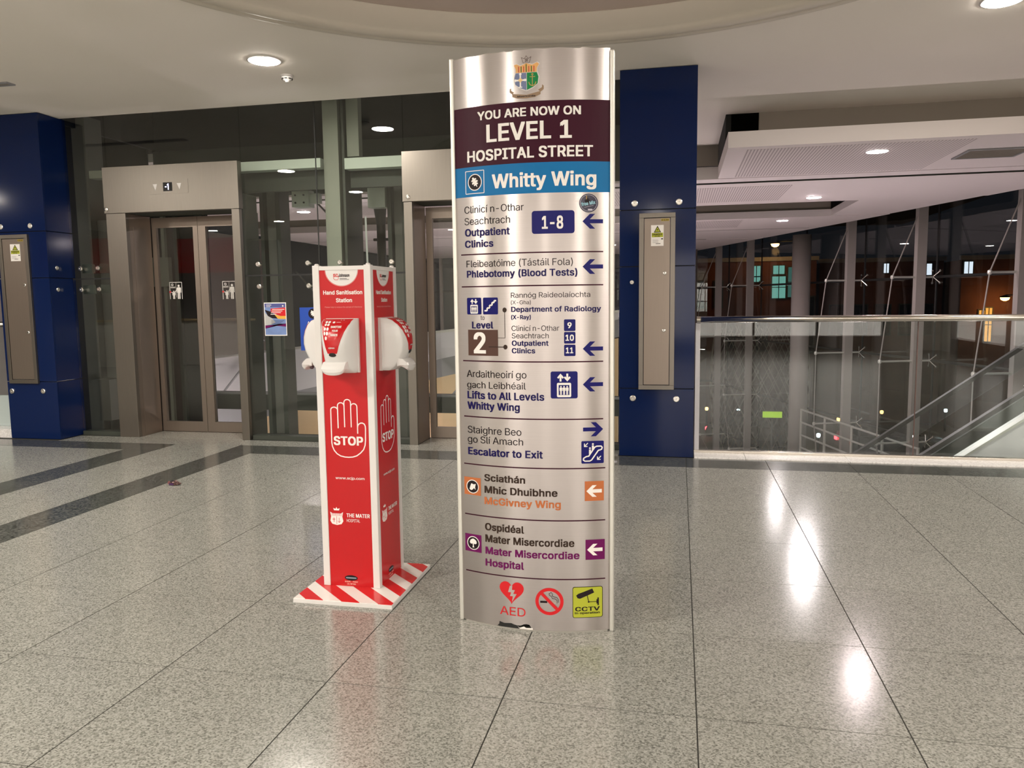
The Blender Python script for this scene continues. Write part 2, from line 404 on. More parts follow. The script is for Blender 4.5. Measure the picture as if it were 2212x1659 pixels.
SIGN_TEXT = [
    ('YOU ARE NOW ON', -0.2285, 0.2238, 2.2802, 2.3141, 'b', 'white'),
    ('LEVEL 1', -0.1869, 0.1858, 2.1847, 2.2548, 'b', 'white'),
    ('HOSPITAL STREET', -0.2812, 0.2732, 2.1072, 2.1513, 'b', 'white'),
    ('Whitty Wing', -0.164, 0.2867, 1.9865, 2.0434, 'b', 'white'),
    ('Clinicí n-Othar', -0.3009, -0.0214, 1.8859, 1.9162, 'r', 'ink'),
    ('Seachtrach', -0.301, -0.0831, 1.8354, 1.8662, 'r', 'ink'),
    ('Outpatient', -0.2999, -0.085, 1.7865, 1.817, 'b', 'navy'),
    ('Clinics', -0.301, -0.1619, 1.7367, 1.7661, 'b', 'navy'),
    ('1-8', 0.0572, 0.1482, 1.8062, 1.8575, 'b', 'white'),
    ('Fleibeatóime (Tástáil Fola)', -0.2952, 0.1881, 1.6494, 1.6789, 'r', 'ink'),
    ('Phlebotomy (Blood Tests)', -0.294, 0.2074, 1.6045, 1.6333, 'b', 'navy'),
    ('to', -0.2287, -0.2094, 1.4154, 1.436, 'r', 'ink'),
    ('Level', -0.2727, -0.1683, 1.3779, 1.407, 'b', 'navy'),
    ('2', -0.2652, -0.2049, 1.2677, 1.3564, 'b', 'white'),
    ('Rannóg Raideolaíochta', -0.0833, 0.2607, 1.5114, 1.534, 'r', 'ink'),
    ('(X-Gha)', -0.0837, 0.0059, 1.483, 1.4997, 'r', 'ink'),
    ('Department of Radiology', -0.083, 0.3063, 1.4504, 1.4719, 'b', 'navy'),
    ('(X-Ray)', -0.0834, 0.0053, 1.4182, 1.4356, 'b', 'navy'),
    ('Clinicí n-Othar', -0.0822, 0.1289, 1.3666, 1.3897, 'r', 'ink'),
    ('Seachtrach', -0.0817, 0.0833, 1.3342, 1.3568, 'r', 'ink'),
    ('Outpatient', -0.0821, 0.0824, 1.3021, 1.3236, 'b', 'navy'),
    ('Clinics', -0.0825, 0.0232, 1.2688, 1.2903, 'b', 'navy'),
    ('9', 0.164, 0.1818, 1.378, 1.4015, 'b', 'white'),
    ('10', 0.1555, 0.1912, 1.3233, 1.3481, 'b', 'white'),
    ('11', 0.1568, 0.1885, 1.2686, 1.2924, 'b', 'white'),
    ('Ardaitheoirí go', -0.304, -0.0169, 1.1572, 1.1885, 'r', 'ink'),
    ('gach Leibhéail', -0.3034, -0.0205, 1.108, 1.1377, 'r', 'ink'),
    ('Lifts to All Levels', -0.3024, 0.0617, 1.06, 1.0921, 'b', 'navy'),
    ('Whitty Wing', -0.3034, -0.0489, 1.0117, 1.0436, 'b', 'navy'),
    ('Staighre Beo', -0.304, -0.0427, 0.9004, 0.9325, 'r', 'ink'),
    ('go Slí Amach', -0.305, -0.0353, 0.8566, 0.8877, 'r', 'ink'),
    ('Escalator to Exit', -0.3041, 0.0534, 0.801, 0.833, 'b', 'navy'),
    ('Sciathán', -0.223, -0.0279, 0.6844, 0.7146, 'b', 'brown'),
    ('Mhic Dhuibhne', -0.223, 0.1173, 0.6288, 0.6604, 'b', 'brown'),
    ('McGivney Wing', -0.224, 0.1317, 0.5765, 0.6082, 'b', 'orange'),
    ('Ospidéal', -0.2233, -0.0358, 0.4546, 0.4865, 'b', 'brown'),
    ('Mater Misercordiae', -0.223, 0.1902, 0.3993, 0.432, 'b', 'brown'),
    ('Mater Misercordiae', -0.2228, 0.2125, 0.3428, 0.3749, 'b', 'plum'),
    ('Hospital', -0.2238, -0.0376, 0.2861, 0.3183, 'b', 'plum'),
    ('AED', -0.1548, -0.0327, 0.0644, 0.1039, 'r', 'red'),
    ('CCTV', 0.1925, 0.3008, 0.0995, 0.118, 'b', 'ink'),
    ('in operation', 0.1907, 0.3008, 0.0856, 0.0952, 'b', 'ink'),
]

# ================================================================== THE ROOM
H = 3.585                                   # main ceiling
T = 0.7161                                  # granite tile pitch
X0, Y0 = 0.0762, 2.7534                     # one tile corner

floor = struct('floor')
obj('subfloor', box(box(box(BM(), -16, 7, -8, 7.69, -0.35, -0.0012), -0.56, 0.2, 7.69, 8.2, -0.35, -0.0012), -6.85, -0.56, 7.69, 8.22, -0.35, -0.0012), M_GROUT, floor)
TILE_ME = {}
def slab(name, x0, x1, y0, y1, m, gap=0.0026, gy=0.0020):
    key = (round(x1 - x0, 3), round(y1 - y0, 3), m.name)
    if key not in TILE_ME:
        w, d = (x1 - x0) / 2 - gap, (y1 - y0) / 2 - gy
        bm = box(BM(), -w, w, -d, d, -0.0015, 0.0)
        me = bpy.data.meshes.new(name); bm.to_mesh(me); bm.free(); me.materials.append(m); TILE_ME[key] = me
    o = bpy.data.objects.new(name, TILE_ME[key]); COL.objects.link(o); o.parent = floor
    o.location = ((x0 + x1) / 2, (y0 + y1) / 2, 0)
    return o
XB = X0 - 6 * T                              # -4.22, right edge of the dark border strip
YB = Y0 + 6 * T                              # 7.05, near edge of the dark border strip
for j in range(-2, 6):
    for i in range(-6, 6):
        x0 = X0 + i * T
        if x0 > 3.9: continue
        slab('floor_tile', x0, x0 + T, Y0 + j * T, Y0 + (j + 1) * T, M_GRANITE)
    y0 = Y0 + j * T
    if j >= 0:
        slab('border_strip', XB - 0.342, XB, y0, y0 + T, M_BAND)
        slab('floor_tile', XB - 0.342 - 0.37, XB - 0.342, y0, y0 + T, M_GRANITE)
        slab('floor_tile', XB - 0.342 - 0.74, XB - 0.342 - 0.37, y0, y0 + T, M_GRANITE)
    if j >= 2:
        slab('border_strip', XB - 1.448, XB - 1.082, y0, y0 + T, M_BAND)
        for i in range(4):
            if -5.67 - i * T > -8.3: slab('floor_tile', XB - 1.448 - (i + 1) * T, XB - 1.448 - i * T, y0, y0 + T, M_GRANITE)
yb2 = 7.463
for i in range(-6, 6): slab('border_strip', X0 + i * T, X0 + (i + 1) * T, YB, yb2, M_BAND)
slab('border_strip', XB - 0.342, XB, YB, yb2, M_BAND)
for k in (0, 1): slab('floor_tile', XB - 0.342 - 0.37 * (k + 1), XB - 0.342 - 0.37 * k, YB, yb2 + 0.29, M_GRANITE)
slab('border_strip', XB - 1.448, XB - 1.082, YB, 7.41, M_BAND)
for i in range(4): slab('border_strip', XB - 1.448 - (i + 1) * T, XB - 1.448 - i * T, YB, 7.41, M_BAND)
slab('floor_tile', -6.0, XB - 1.082, 7.41, 7.753, M_GRANITE); slab('floor_tile', -6.79, -6.0, 7.41, 7.753, M_GRANITE)
for i in range(5): slab('floor_tile', XB - 0.342 + i * T, XB - 0.342 + (i + 1) * T, yb2, 7.753, M_GRANITE)
slab('floor_tile', -0.99, -0.56, yb2, 7.753, M_GRANITE)
for x0, x1 in ((-6.01, -5.4), (-5.4, -4.71), (-2.67, -2.0), (-2.0, -1.37)): slab('floor_tile', x0, x1, 7.753, 8.165, M_GRANITE)
# stretches of floor behind and beside the photographer
bm = box(BM(), -16, 7, -8, Y0 - 2 * T, -0.0015, -0.0002); box(bm, -16, XB - 1.448, Y0 - 2 * T, Y0 + 2 * T, -0.0015, -0.0002)
box(bm, XB - 1.448, XB - 1.082, Y0 - 2 * T, Y0 + 2 * T, -0.0015, -0.0002); box(bm, XB - 1.082, XB, Y0 - 2 * T, Y0, -0.0015, -0.0002)
box(bm, -16, XB - 1.448 - 4 * T, Y0 + 2 * T, 7.41, -0.0015, -0.0002); box(bm, X0 + 6 * T, 7, Y0 - 2 * T, 7.45, -0.0015, -0.0002)
obj('outer_floor', bm, M_GRANITE, floor)

# pale stone kerb under the balustrade, laid in slabs
kerb = struct('trim_1')
xs = [0.15, 0.62, 1.53, 2.45, 3.37, 4.3, 5.6, 7.0]
for a, b in zip(xs, xs[1:]): bx('kerb_stone', a + .0015, b - .0015, 7.466, 7.70, -0.006, 0.012, M_PALE, kerb, 0.003)
kerb2 = struct('trim_2')
for a, b in ((-9.4, -8.5), (-8.5, -7.46)): bx('kerb_stone', a + .0015, b - .0015, 7.50, 7.72, -0.006, 0.10, M_PALE, kerb2, 0.003)

# main ceiling with the round coffer
CC = (-0.548, 3.443); RO, RI = 3.227, 2.915
ceiling = struct('ceiling', (0, 0, H))
def plate_with_hole(bm, x0, x1, y0, y1, c, r, z0, z1, n=96):
    angs = sorted([2 * pi * i / n for i in range(n)] + [atan2(y - c[1], x - c[0]) % (2 * pi) for x in (x0, x1) for y in (y0, y1)])
    inn, out = [], []
    for a in angs:
        dx, dy = cos(a), sin(a); t = 1e9
        if dx > 1e-9: t = min(t, (x1 - c[0]) / dx)
        if dx < -1e-9: t = min(t, (x0 - c[0]) / dx)
        if dy > 1e-9: t = min(t, (y1 - c[1]) / dy)
        if dy < -1e-9: t = min(t, (y0 - c[1]) / dy)
        inn.append([bm.verts.new((c[0] + r * dx, c[1] + r * dy, z)) for z in (z0, z1)])
        out.append([bm.verts.new((c[0] + t * dx, c[1] + t * dy, z)) for z in (z0, z1)])
    k = len(angs)
    for i in range(k):
        j = (i + 1) % k
        for f in ((inn[i][0], out[i][0], out[j][0], inn[j][0]), (inn[i][1], inn[j][1], out[j][1], out[i][1]), (inn[i][0], inn[j][0], inn[j][1], inn[i][1]), (out[i][0], out[i][1], out[j][1], out[j][0])):
            bm.faces.new(f)
    bmesh.ops.recalc_face_normals(bm, faces=bm.faces[:]); return bm
bm = plate_with_hole(BM(), -16, 7, -8, 7.80, CC, RO - .02, H, H + 0.12)
box(bm, -0.56, 0.52, 7.80, 11.36, H, H + 0.12); box(bm, 0.52, 7, 7.80, 9.55, H, H + 0.12)
box(bm, -10, -0.56, 10.45, 11.36, H, H + 0.12)
obj('plaster_ceiling', bm, M_CEIL, ceiling)
prof = []
for r0, r1, dz in ((RO, RO - 0.10, 0.030), (RO - 0.10, RI + 0.05, 0.045)):
    for k in range(9):
        a = pi * k / 8; prof.append(((r0 + r1) / 2 + (r0 - r1) / 2 * cos(a), -dz * sin(a)))
prof += [(RI, 0.0), (RI, 0.135), (RI - 0.005, 0.14)]
bm = BM(); n = 128; rings = []
for r, h in [(RO, 0.02)] + prof + [(RI + .05, 0.14), (RI + 0.05, 0.10)]:
    rings.append([bm.verts.new((CC[0] + r * cos(2 * pi * i / n), CC[1] + r * sin(2 * pi * i / n), H + h)) for i in range(n)])
for a, b in zip(rings, rings[1:]):
    for i in range(n): bm.faces.new((a[i], a[(i + 1) % n], b[(i + 1) % n], b[i]))
bmesh.ops.recalc_face_normals(bm, faces=bm.faces[:])
obj('coffer_moulding', bm, M_MOULD, ceiling, smooth=True, label='double half-round moulding ring')
bm = BM(); vs = [bm.verts.new((CC[0] + 3.0 * cos(2 * pi * i / 96), CC[1] + 3.0 * sin(2 * pi * i / 96), H + 0.14)) for i in range(96)]
bm.faces.new(vs[::-1]); vs2 = [bm.verts.new((v.co.x, v.co.y, H + 0.2)) for v in vs]; bm.faces.new(vs2)
for i in range(96): bm.faces.new((vs[i], vs[(i + 1) % 96], vs2[(i + 1) % 96], vs2[i]))
obj('coffer_soffit', bm, M_COFFER, ceiling)
bm = BM(); box(bm, -10, 0.52, 11.36, 11.40, 3.31, 3.70); obj('bulkhead_face', bm, M_FASCIA, ceiling)
bm = BM(); box(bm, 0.865, 7, 9.55, 9.62, 3.31, 3.705); obj('bulkhead_face', bm, M_FASCIA, ceiling)

# white perforated rafts hanging over the atrium
raft = struct('ceiling.001', (0, 0, 3.13))
def Xe(y): return 0.9 + (29 - y) * 0.3249 - 0.62
def rpoly(x0, y0, y1, z0=3.13, z1=3.30, xcap=99):
    a, b = min(Xe(y0), xcap), min(Xe(y1), xcap)
    return prism(BM(), [(x0, y0), (a, y0), (b, y1), (x0, y1)], z0, z1)
def perforated():
    m = MATS.get('perforated_raft')
    if m: return m
    m = mat('perforated_raft', (0.78, 0.72, 0.71), 0.6, vary=0.01, spec=0.2)
    nt = m.node_tree; N = nt.nodes; L = nt.links; b = N['Principled BSDF']
    g = N.new('ShaderNodeNewGeometry'); s = N.new('ShaderNodeSeparateXYZ'); L.new(g.outputs['Position'], s.inputs[0])
    def tri(inp, freq, thr):
        a = N.new('ShaderNodeMath'); a.operation = 'MULTIPLY'; a.inputs[1].default_value = freq; L.new(inp, a.inputs[0])
        f = N.new('ShaderNodeMath'); f.operation = 'FRACT'; L.new(a.outputs[0], f.inputs[0])
        c = N.new('ShaderNodeMath'); c.operation = 'LESS_THAN'; c.inputs[1].default_value = thr; L.new(f.outputs[0], c.inputs[0]); return c.outputs[0]
    k = N.new('ShaderNodeMath'); k.operation = 'MULTIPLY'
    k.inputs[1].default_value = 1.0; L.new(tri(s.outputs[0], 1 / 0.036, 0.40), k.inputs[0])
    old = b.inputs['Base Color'].links[0].from_socket
    mx = N.new('ShaderNodeMix'); mx.data_type = 'RGBA'; mx.inputs[7].default_value = (0.46, 0.41, 0.41, 1)
    L.new(k.outputs[0], mx.inputs[0]); L.new(old, mx.inputs[6]); L.new(mx.outputs[2], b.inputs['Base Color'])
    return m
M_PERF = perforated()
obj('raft_panel', rpoly(0.505, 9.10, 11.36), M_RAFT, raft); obj('raft_panel', rpoly(-10, 11.405, 11.755), M_RAFT, raft)
obj('raft_panel', rpoly(-10, 11.93, 14.56), M_RAFT, raft)
obj('raft_panel', rpoly(-10, 17.21, 19.90, z1=3.27), M_RAFT, raft); obj('raft_panel', rpoly(-10, 19.97, 22.80), M_RAFT, raft)
obj('raft_panel', rpoly(-10, 22.92, 29.0), M_RAFT, raft)
bm = prism(BM(), [(3.0, 14.60), (Xe(14.6), 14.60), (Xe(17.2), 17.2), (3.0, 17.2)], 3.14, 3.27); obj('raft_panel', bm, M_RAFT, raft)
bx('perforated_panel', 0.72, 3.05, 9.27, 11.26, 3.126, 3.1295, M_PERF, raft)
bx('perforated_panel', -6.0, 1.6, 12.28, 14.10, 3.126, 3.1295, M_PERF, raft)
bx('perforated_panel', -6.0, 1.3, 17.5, 19.2, 3.126, 3.1295, M_PERF, raft)
obj('recess_strip', box(BM(), -10, 5.8, 11.755, 11.93, 3.20, 3.22), M_SHAFTD, raft)
bx('painted_gap_shade', -10, 5.2, 11.918, 11.929, 3.131, 3.2, M_SHAFTD, raft); bx('painted_gap_shade', -10, 3.0, 19.955, 19.969, 3.131, 3.18, M_SHAFTD, raft); bx('painted_gap_shade', 0.40, 0.72, 22.88, 22.919, 3.131, 3.18, M_SHAFTD, raft)  # dark strips put the shade of the raft joints into colour
obj('recess_strip', box(BM(), -10, 3.2, 19.90, 19.97, 3.18, 3.20), M_FASCIA, raft)
obj('recess_strip', box(BM(), -10, 2.2, 22.80, 22.92, 3.18, 3.20), M_FASCIA, raft)
obj('bulkhead_face', box(BM(), -10, 3.0, 17.26, 17.30, 3.27, 3.9), M_FASCIA, raft)
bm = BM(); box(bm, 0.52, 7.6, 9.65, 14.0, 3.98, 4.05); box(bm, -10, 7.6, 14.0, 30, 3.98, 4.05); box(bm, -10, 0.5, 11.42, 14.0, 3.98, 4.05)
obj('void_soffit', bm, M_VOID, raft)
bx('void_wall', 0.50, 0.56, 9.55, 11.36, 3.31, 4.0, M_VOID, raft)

# walls out of view: behind and beside the photographer
wb = bx('wall_back', -16, 7, -8.2, -8, 0, H, M_WALLW); tag(wb, kind='structure')
wl = struct('wall_left'); bx('wall_panel', -16.2, -16, -8, 7.7, 0, H, mat('taupe_wall_paint', (.30, .27, .24), .8), wl)
wr = bx('wall_right', 7, 7.2, -8, 7.6, 0, H, M_WALLW); tag(wr, kind='structure')
lw = struct('wall_right.001', (8.3, 8, 0)); bx('wall_panel', 8.3, 8.5, 7.7, 9.0, -5, 4, M_WALLW, lw)

# lower level of the atrium
lower = struct('floor.001', (0, 0, -4.5))
obj('lower_floor', prism(BM(), [(-16, 8.3), (7.9, 8.3), (1.0, 29.5), (-16, 29.5)], -4.7, -4.5), mat('lower_hall_floor', (0.46, 0.43, 0.40), 0.35, vary=0.08, vscale=1.2), lower)
ew = struct('wall_left.001', (-16, 8, 0)); bx('wall_panel', -16.2, -16, 7.72, 30, -4.5, 4, M_WALLW, ew)
bw = struct('wall_back.001', (0, 8.25, 0)); bx('edge_wall', -16, 7, 7.72, 7.78, -4.5, -0.36, M_WALLW, bw)

# ------------------------------------------------------------------ lights in the ceilings
def downlight(x, y, z, r, col, power, label, first=[None], grp='recessed ceiling downlights'):
    t = thing('ceiling_light', label, 'ceiling light', (x, y, z), grp)
    lathe_prof = [(r + .022, 0.0), (r + .022, -0.006), (r + .004, -0.010), (r, -0.004), (r, 0.0)]
    obj('trim_ring', lathe(BM(), lathe_prof, (x, y, z), 32), M_WHITE, t, smooth=True)
    bm = BM(); vs = [bm.verts.new((x + r * cos(-2 * pi * i / 24), y + r * sin(-2 * pi * i / 24), z - 0.0115)) for i in range(24)]; bm.faces.new(vs)
    obj('diffuser', bm, emitter('glow_%s_%d' % (('warm' if col == LIGHT_WARM else 'pink'), power), col, power), t)
    return t
downlight(-3.52, 6.42, H, 0.125, LIGHT_WARM, POWER_MAIN, 'bright round downlight in the cream ceiling left of the round coffer, beside the smoke detector')
downlight(2.23, 6.44, H, 0.125, LIGHT_WARM, POWER_MAIN, 'bright round downlight in the cream ceiling cut by the top right edge of the photo')
for x, y in ((-6.1, 3.95), (-6.0, 1.43), (-9.5, 1.42), (-8.2, 3.9), (4.6, 3.6), (2.3, 0.4), (-2.7, -1.6), (-3.5, -3.4), (2.3, -3.4), (-6.5, -3.0), (-0.6, -5.5), (5.0, 0.4), (-6.5, -6.0), (3.5, -6.2), (-10, -3), (-13, 2), (-13, -4)):
    downlight(x, y, H, 0.125, LIGHT_WARM, POWER_MAIN, 'round downlight in the main ceiling behind the photographer', grp='downlights behind the photographer')
downlight(-3.85, 0.7, H, 0.125, LIGHT_WARM, POWER_MAIN * 1.9, 'brightest round downlight, behind the photographer to the left', grp='downlights behind the photographer')
downlight(2.17, 9.744, 3.13, 0.11, LIGHT_PINK, POWER_RAFT * 0.55, 'round downlight in the nearest perforated white raft beyond the balustrade')
downlight(2.15, 13.90, 3.13, 0.11, LIGHT_PINK, POWER_RAFT * 2.5, 'glaring round downlight in the second white raft beyond the balustrade')
downlight(2.134, 17.83, 3.13, 0.11, LIGHT_PINK, POWER_RAFT, 'farthest round downlight in the white rafts, above the balustrade')
for x, y in ((5.0, 10.4), (-2.6, 13.2), (-6.6, 13.2), (-2.2, 18.6), (-6.5, 18.6), (-2.0, 24.0), (-6.0, 24.0)):
    downlight(x, y, 3.13, 0.11, LIGHT_PINK, POWER_RAFT, 'round downlight in the white rafts seen past the lift shaft', grp='downlights behind the lift shaft')

# added unseen fill lamps that brighten the rafts from below
for k, (x, y) in enumerate(((-8.0, 11.2), (-4.6, 11.2), (-1.2, 12.6), (1.2, 12.6), (3.6, 12.6), (-0.55, 17.5), (-7.5, 16.5), (-3.5, 17.5), (-5.5, 22.5))):
    t = thing('added_uplighter', 'added unseen fill lamp on a slim post, brightening the white rafts from below', 'added_uplighter', (x, y, -4.5), 'added fill lamps below the floor edge')
    bx('housing', x - .30, x + .30, y - .10, y + .10, -1.52, -1.42, M_GREYP, t, .006); bx('lens', x - .27, x + .27, y - .08, y + .08, -1.418, -1.412, emitter('added_uplight_glow', LIGHT_PINK, ADDED_UPLIGHT), t)
    bx('post', x - .03, x + .03, y - .03, y + .03, -4.5, -1.521, M_GREYP, t)

t = thing('smoke_detector', 'small white smoke detector on the cream ceiling beside the downlight', 'smoke detector', (-3.554, 6.887, H))
obj('base_plate', lathe(BM(), [(0.058, 0), (0.058, -0.012), (0.05, -0.016)], (-3.554, 6.887, H), 28), M_WHITE, t, smooth=True)
obj('sensor_dome', lathe(BM(), [(0.052, -0.016), (0.050, -0.026), (0.034, -0.044), (0.022, -0.048), (0.018, -0.06), (0.0, -0.06)], (-3.554, 6.887, H), 28), M_WHITE, t, smooth=True)
for k in range(8):
    a = 2 * pi * k / 8 + .2; cx, cy = -3.554 + .046 * cos(a), 6.887 + .046 * sin(a)
    bm = box(BM(), -0.012, 0.012, -0.003, 0.003, -0.004, 0.004); bmesh.ops.rotate(bm, verts=bm.verts[:], cent=(0, 0, 0), matrix=Matrix.Rotation(a + pi / 2, 3, 'Z'))
    bmesh.ops.translate(bm, verts=bm.verts[:], vec=(cx, cy, H - 0.033)); obj('vent_slot', bm, M_BLACK, t)

def vent(x0, x1, y0, y1, z, label, nx=14):
    t = thing('ceiling_vent', label, 'air vent', ((x0 + x1) / 2, (y0 + y1) / 2, z))
    bm = BM(); f = 0.03
    for a in ((x0, x1, y0, y0 + f), (x0, x1, y1 - f, y1), (x0, x0 + f, y0 + f, y1 - f), (x1 - f, x1, y0 + f, y1 - f)): box(bm, a[0], a[1], a[2], a[3], z - 0.012, z)
    obj('frame', bm, M_GREYP, t); bx('backing', x0 + f, x1 - f, y0 + f, y1 - f, z - 0.003, z - 0.001, M_SHAFTD, t)
    for i in range(nx):
        yy = y0 + f + (y1 - y0 - 2 * f) * (i + .5) / nx
        bm = box(BM(), x0 + f, x1 - f, yy - 0.008, yy + 0.008, z - 0.010, z - 0.007); obj('slat', bm, M_FASCIA, t)
vent(3.17, 3.85, 9.93, 10.52, 3.126, 'dark louvred air vent in the nearest white raft at the right')
vent(-8.2, -6.15, 6.42, 6.52, H, 'thin slot vent in the cream ceiling at the far left', 3)

# ------------------------------------------------------------------ blue clad columns
def clad_column(label, x0, x1, y0, y1, cuts, discs, sidediscs=()):
    t = thing('clad_column', label, 'column', ((x0 + x1) / 2, (y0 + y1) / 2, 0))
    g = 0.004
    bx('core', x0 + .02, x1 - .02, y0 + .02, y1 - .02, 0, H, M_GASKET, t)
    for a, b in zip(cuts, cuts[1:]):
        bx('cladding_panel', x0, x1, y0, y0 + 0.018, a + g, b - g, M_BLUE, t, 0.0015)
        bx('cladding_panel', x1 - 0.018, x1, y0 + 0.019, y1, a + g, b - g, M_BLUE, t, 0.0015)
        bx('cladding_panel', x0, x0 + 0.018, y0 + 0.019, y1, a + g, b - g, M_BLUE, t, 0.0015)
    for (x, z, r) in discs:
        obj('fixing_disc', lathe(BM(), [(r, 0), (r, -0.010), (r * .8, -0.014), (0.006, -0.014), (0.0, -0.011)], (x, y0, z), 24, 'y'), M_CHROME, t, smooth=False)
    for (y, z) in sidediscs:
        obj('fixing_disc', lathe(BM(), [(0.024, 0), (0.024, 0.010), (0.019, 0.014), (0.0, 0.014)], (x1, y, z), 24, 'x'), M_CHROME, t)
    return t
clad_column('tall blue glass-clad column between the totem sign and the balustrade', -0.552, 0.143, 7.48, 8.05, [0.0, 0.655, 1.80, 2.32, H - .002],
            [(-0.414, 2.379, .029), (-0.011, 2.38, .029), (-0.423, 0.561, .029), (-0.018, 0.558, .029), (-0.436, 1.655, .02)])
clad_column('blue glass-clad column at the left edge beside the first lift', -7.46, -6.805, 7.47, 7.86, [0.0, 0.655, 1.81, 2.32, H - .002],
            [(-6.993, 2.38, .029), (-7.375, 2.38, .029), (-7.40, 0.545, .029), (-6.987, 0.549, .029)], [(7.586, 1.921), (7.581, 1.682)])

def cabinet(label, x0, x1, z0, z1, yf, sticker, locks):
    t = thing('electrical_cabinet', label, 'cabinet', ((x0 + x1) / 2, yf, z0))
    f = 0.042
    bm = BM()
    for a in ((x0, x1, z1 - f, z1), (x0, x1, z0, z0 + f), (x0, x0 + f, z0 + f, z1 - f), (x1 - f, x1, z0 + f, z1 - f)): box(bm, a[0], a[1], yf - 0.03, yf - .001, a[2], a[3], 0.002)
    obj('frame', bm, M_STEEL, t)
    d = bx('door', x0 + f + .005, x1 - f - .005, yf - 0.024, yf - .002, z0 + f + .005, z1 - f - .005, M_STEELD, t, 0.001)
    yd = yf - 0.024
    for (x, z) in locks:
        obj('lock', lathe(BM(), [(0.017, 0), (0.017, -0.008), (0.010, -0.012), (0.0, -0.012)], (x, yd, z), 20, 'y'), M_CHROME, t)
        obj('keyhole', box(BM(), x - .003, x + .003, yd - .014, yd - .012, z - .007, z + .007), M_BLACK, t)
    m = lambda u, v, o: (u, yd - o, v)
    sx0, sx1, sz0, sz1 = sticker; w = sx1 - sx0; h = sz1 - sz0; cx = (sx0 + sx1) / 2
    s = Flat().rect(sx0, sz0, sx1, sz1).emit(m, 'warning_sticker', M_INKW, t, .0006, label='white and yellow electrical danger sticker')
    Flat().rect(sx0 + w * .06, sz0 + h * .42, sx1 - w * .04, sz0 + h * .63).emit(m, 'yellow_band', M_INKYE, s, .0010)
    Flat().poly([(cx - w * .28, sz0 + h * .645), (cx + w * .30, sz0 + h * .645), (cx + .01 * w, sz0 + h * .97)]).emit(m, 'triangle_border', M_INKK, s, .0010)
    Flat().poly([(cx - w * .19, sz0 + h * .68), (cx + w * .21, sz0 + h * .68), (cx + .01 * w, sz0 + h * .90)]).emit(m, 'triangle', M_INKYE, s, .0014)
    Flat().poly([(cx + .03 * w, sz0 + h * .86), (cx - .05 * w, sz0 + h * .77), (cx + .01 * w, sz0 + h * .77), (cx - .01 * w, sz0 + h * .69), (cx + .07 * w, sz0 + h * .80), (cx + .01 * w, sz0 + h * .80)]).emit(m, 'bolt_symbol', M_INKK, s, .0018)
    fl = Flat().text('DANGER', sx0 + w * .1, sx1 - w * .12, sz0 + h * .51, sz0 + h * .595, 'b').text('400 volts', sx0 + w * .28, sx1 - w * .30, sz0 + h * .445, sz0 + h * .49, 'b')
    fl.rect(sx0 + w * .8, sz0 + h * .31, sx0 + w * .95, sz0 + h * .36).rect(sx0 + w * .38, sz0 + h * .10, sx0 + w * .75, sz0 + h * .125)
    for k in range(4): fl.rect(sx0 + w * .12, sz0 + h * (.15 + .045 * k), sx0 + w * (.6 - .05 * (k % 2)), sz0 + h * (.157 + .045 * k))
    fl.emit(m, 'lettering', M_INKK, s, .0014)
    y2 = Flat().rect(x1 - f - .088, z1 - f - .034, x1 - f - .014, z1 - f - .012).emit(m, 'small_yellow_label', mat('mustard_print', (.40, .30, .04), .4), t, .0006)
    Flat().text('A 415V', x1 - f - .084, x1 - f - .018, z1 - f - .030, z1 - f - .016, 'b').emit(m, 'lettering', M_INKK, y2, .001)
cabinet('tall narrow stainless electrical cabinet on the blue column right of the totem', -0.370, -0.042, 0.648, 2.285, 7.48, (-0.262, -0.147, 1.985, 2.175), [(-0.135, 1.735), (-0.139, 1.205)])
cabinet('tall narrow stainless electrical cabinet on the blue column at the left edge', -7.405, -7.026, 0.636, 2.289, 7.47, (-7.258, -7.13, 2.0, 2.185), [(-7.10, 1.735), (-7.10, 1.21)])

# ------------------------------------------------------------------ balustrade beyond the floor edge
t = thing('glass_balustrade', 'frameless glass balustrade with round steel handrail at the right', 'railing', (1.5, 7.72, 0))
obj('handrail', tube(BM(), (0.20, 7.70, 1.297), (6.9, 7.70, 1.297), 0.030, 24), M_HAND, t, smooth=True)
obj('handrail_end_cap', tube(BM(), (0.165, 7.70, 1.297), (0.199, 7.70, 1.297), 0.0305, 24), M_HAND, t)
for a, b in ((0.20, 2.118), (2.126, 4.03), (4.04, 5.95)): bx('glass_panel', a, b, 7.727, 7.739, 0.035, 1.285, M_GLASSB, t)
bx('glass_edge_joint', 2.1185, 2.1255, 7.725, 7.741, 0.035, 1.27, mat('brown_silicone_joint', (.10, .05, .04), .5), t)
bx('base_channel', 0.15, 6.9, 7.702, 7.765, 0.0, 0.034, M_HAND, t, 0.003)
for x in (0.30, 2.0, 2.25, 3.9): obj('rail_bracket', tube(BM(), (x, 7.732, 1.28), (x, 7.70, 1.268), 0.007, 10), M_HAND, t)
bx('end_post', 0.155, 0.20, 7.72, 7.80, 0.0, 1.26, M_PARA, t, .004)
for a, b in ((0.36, 0.84), (0.36, 0.60)): pass
t = thing('glass_balustrade', 'stretch of balustrade beyond the blue column at the far left edge', 'railing', (-8.4, 7.68, 0))
obj('handrail', tube(BM(), (-9.4, 7.66, 1.297), (-7.48, 7.66, 1.297), 0.030, 20), M_HAND, t, smooth=True)
bx('glass_panel', -9.4, -7.5, 7.68, 7.692, 0.10, 1.28, M_GLASSB, t)
bx('skirting_panel', -9.4, -7.47, 7.73, 7.76, -0.1, 0.46, M_PARA, t)

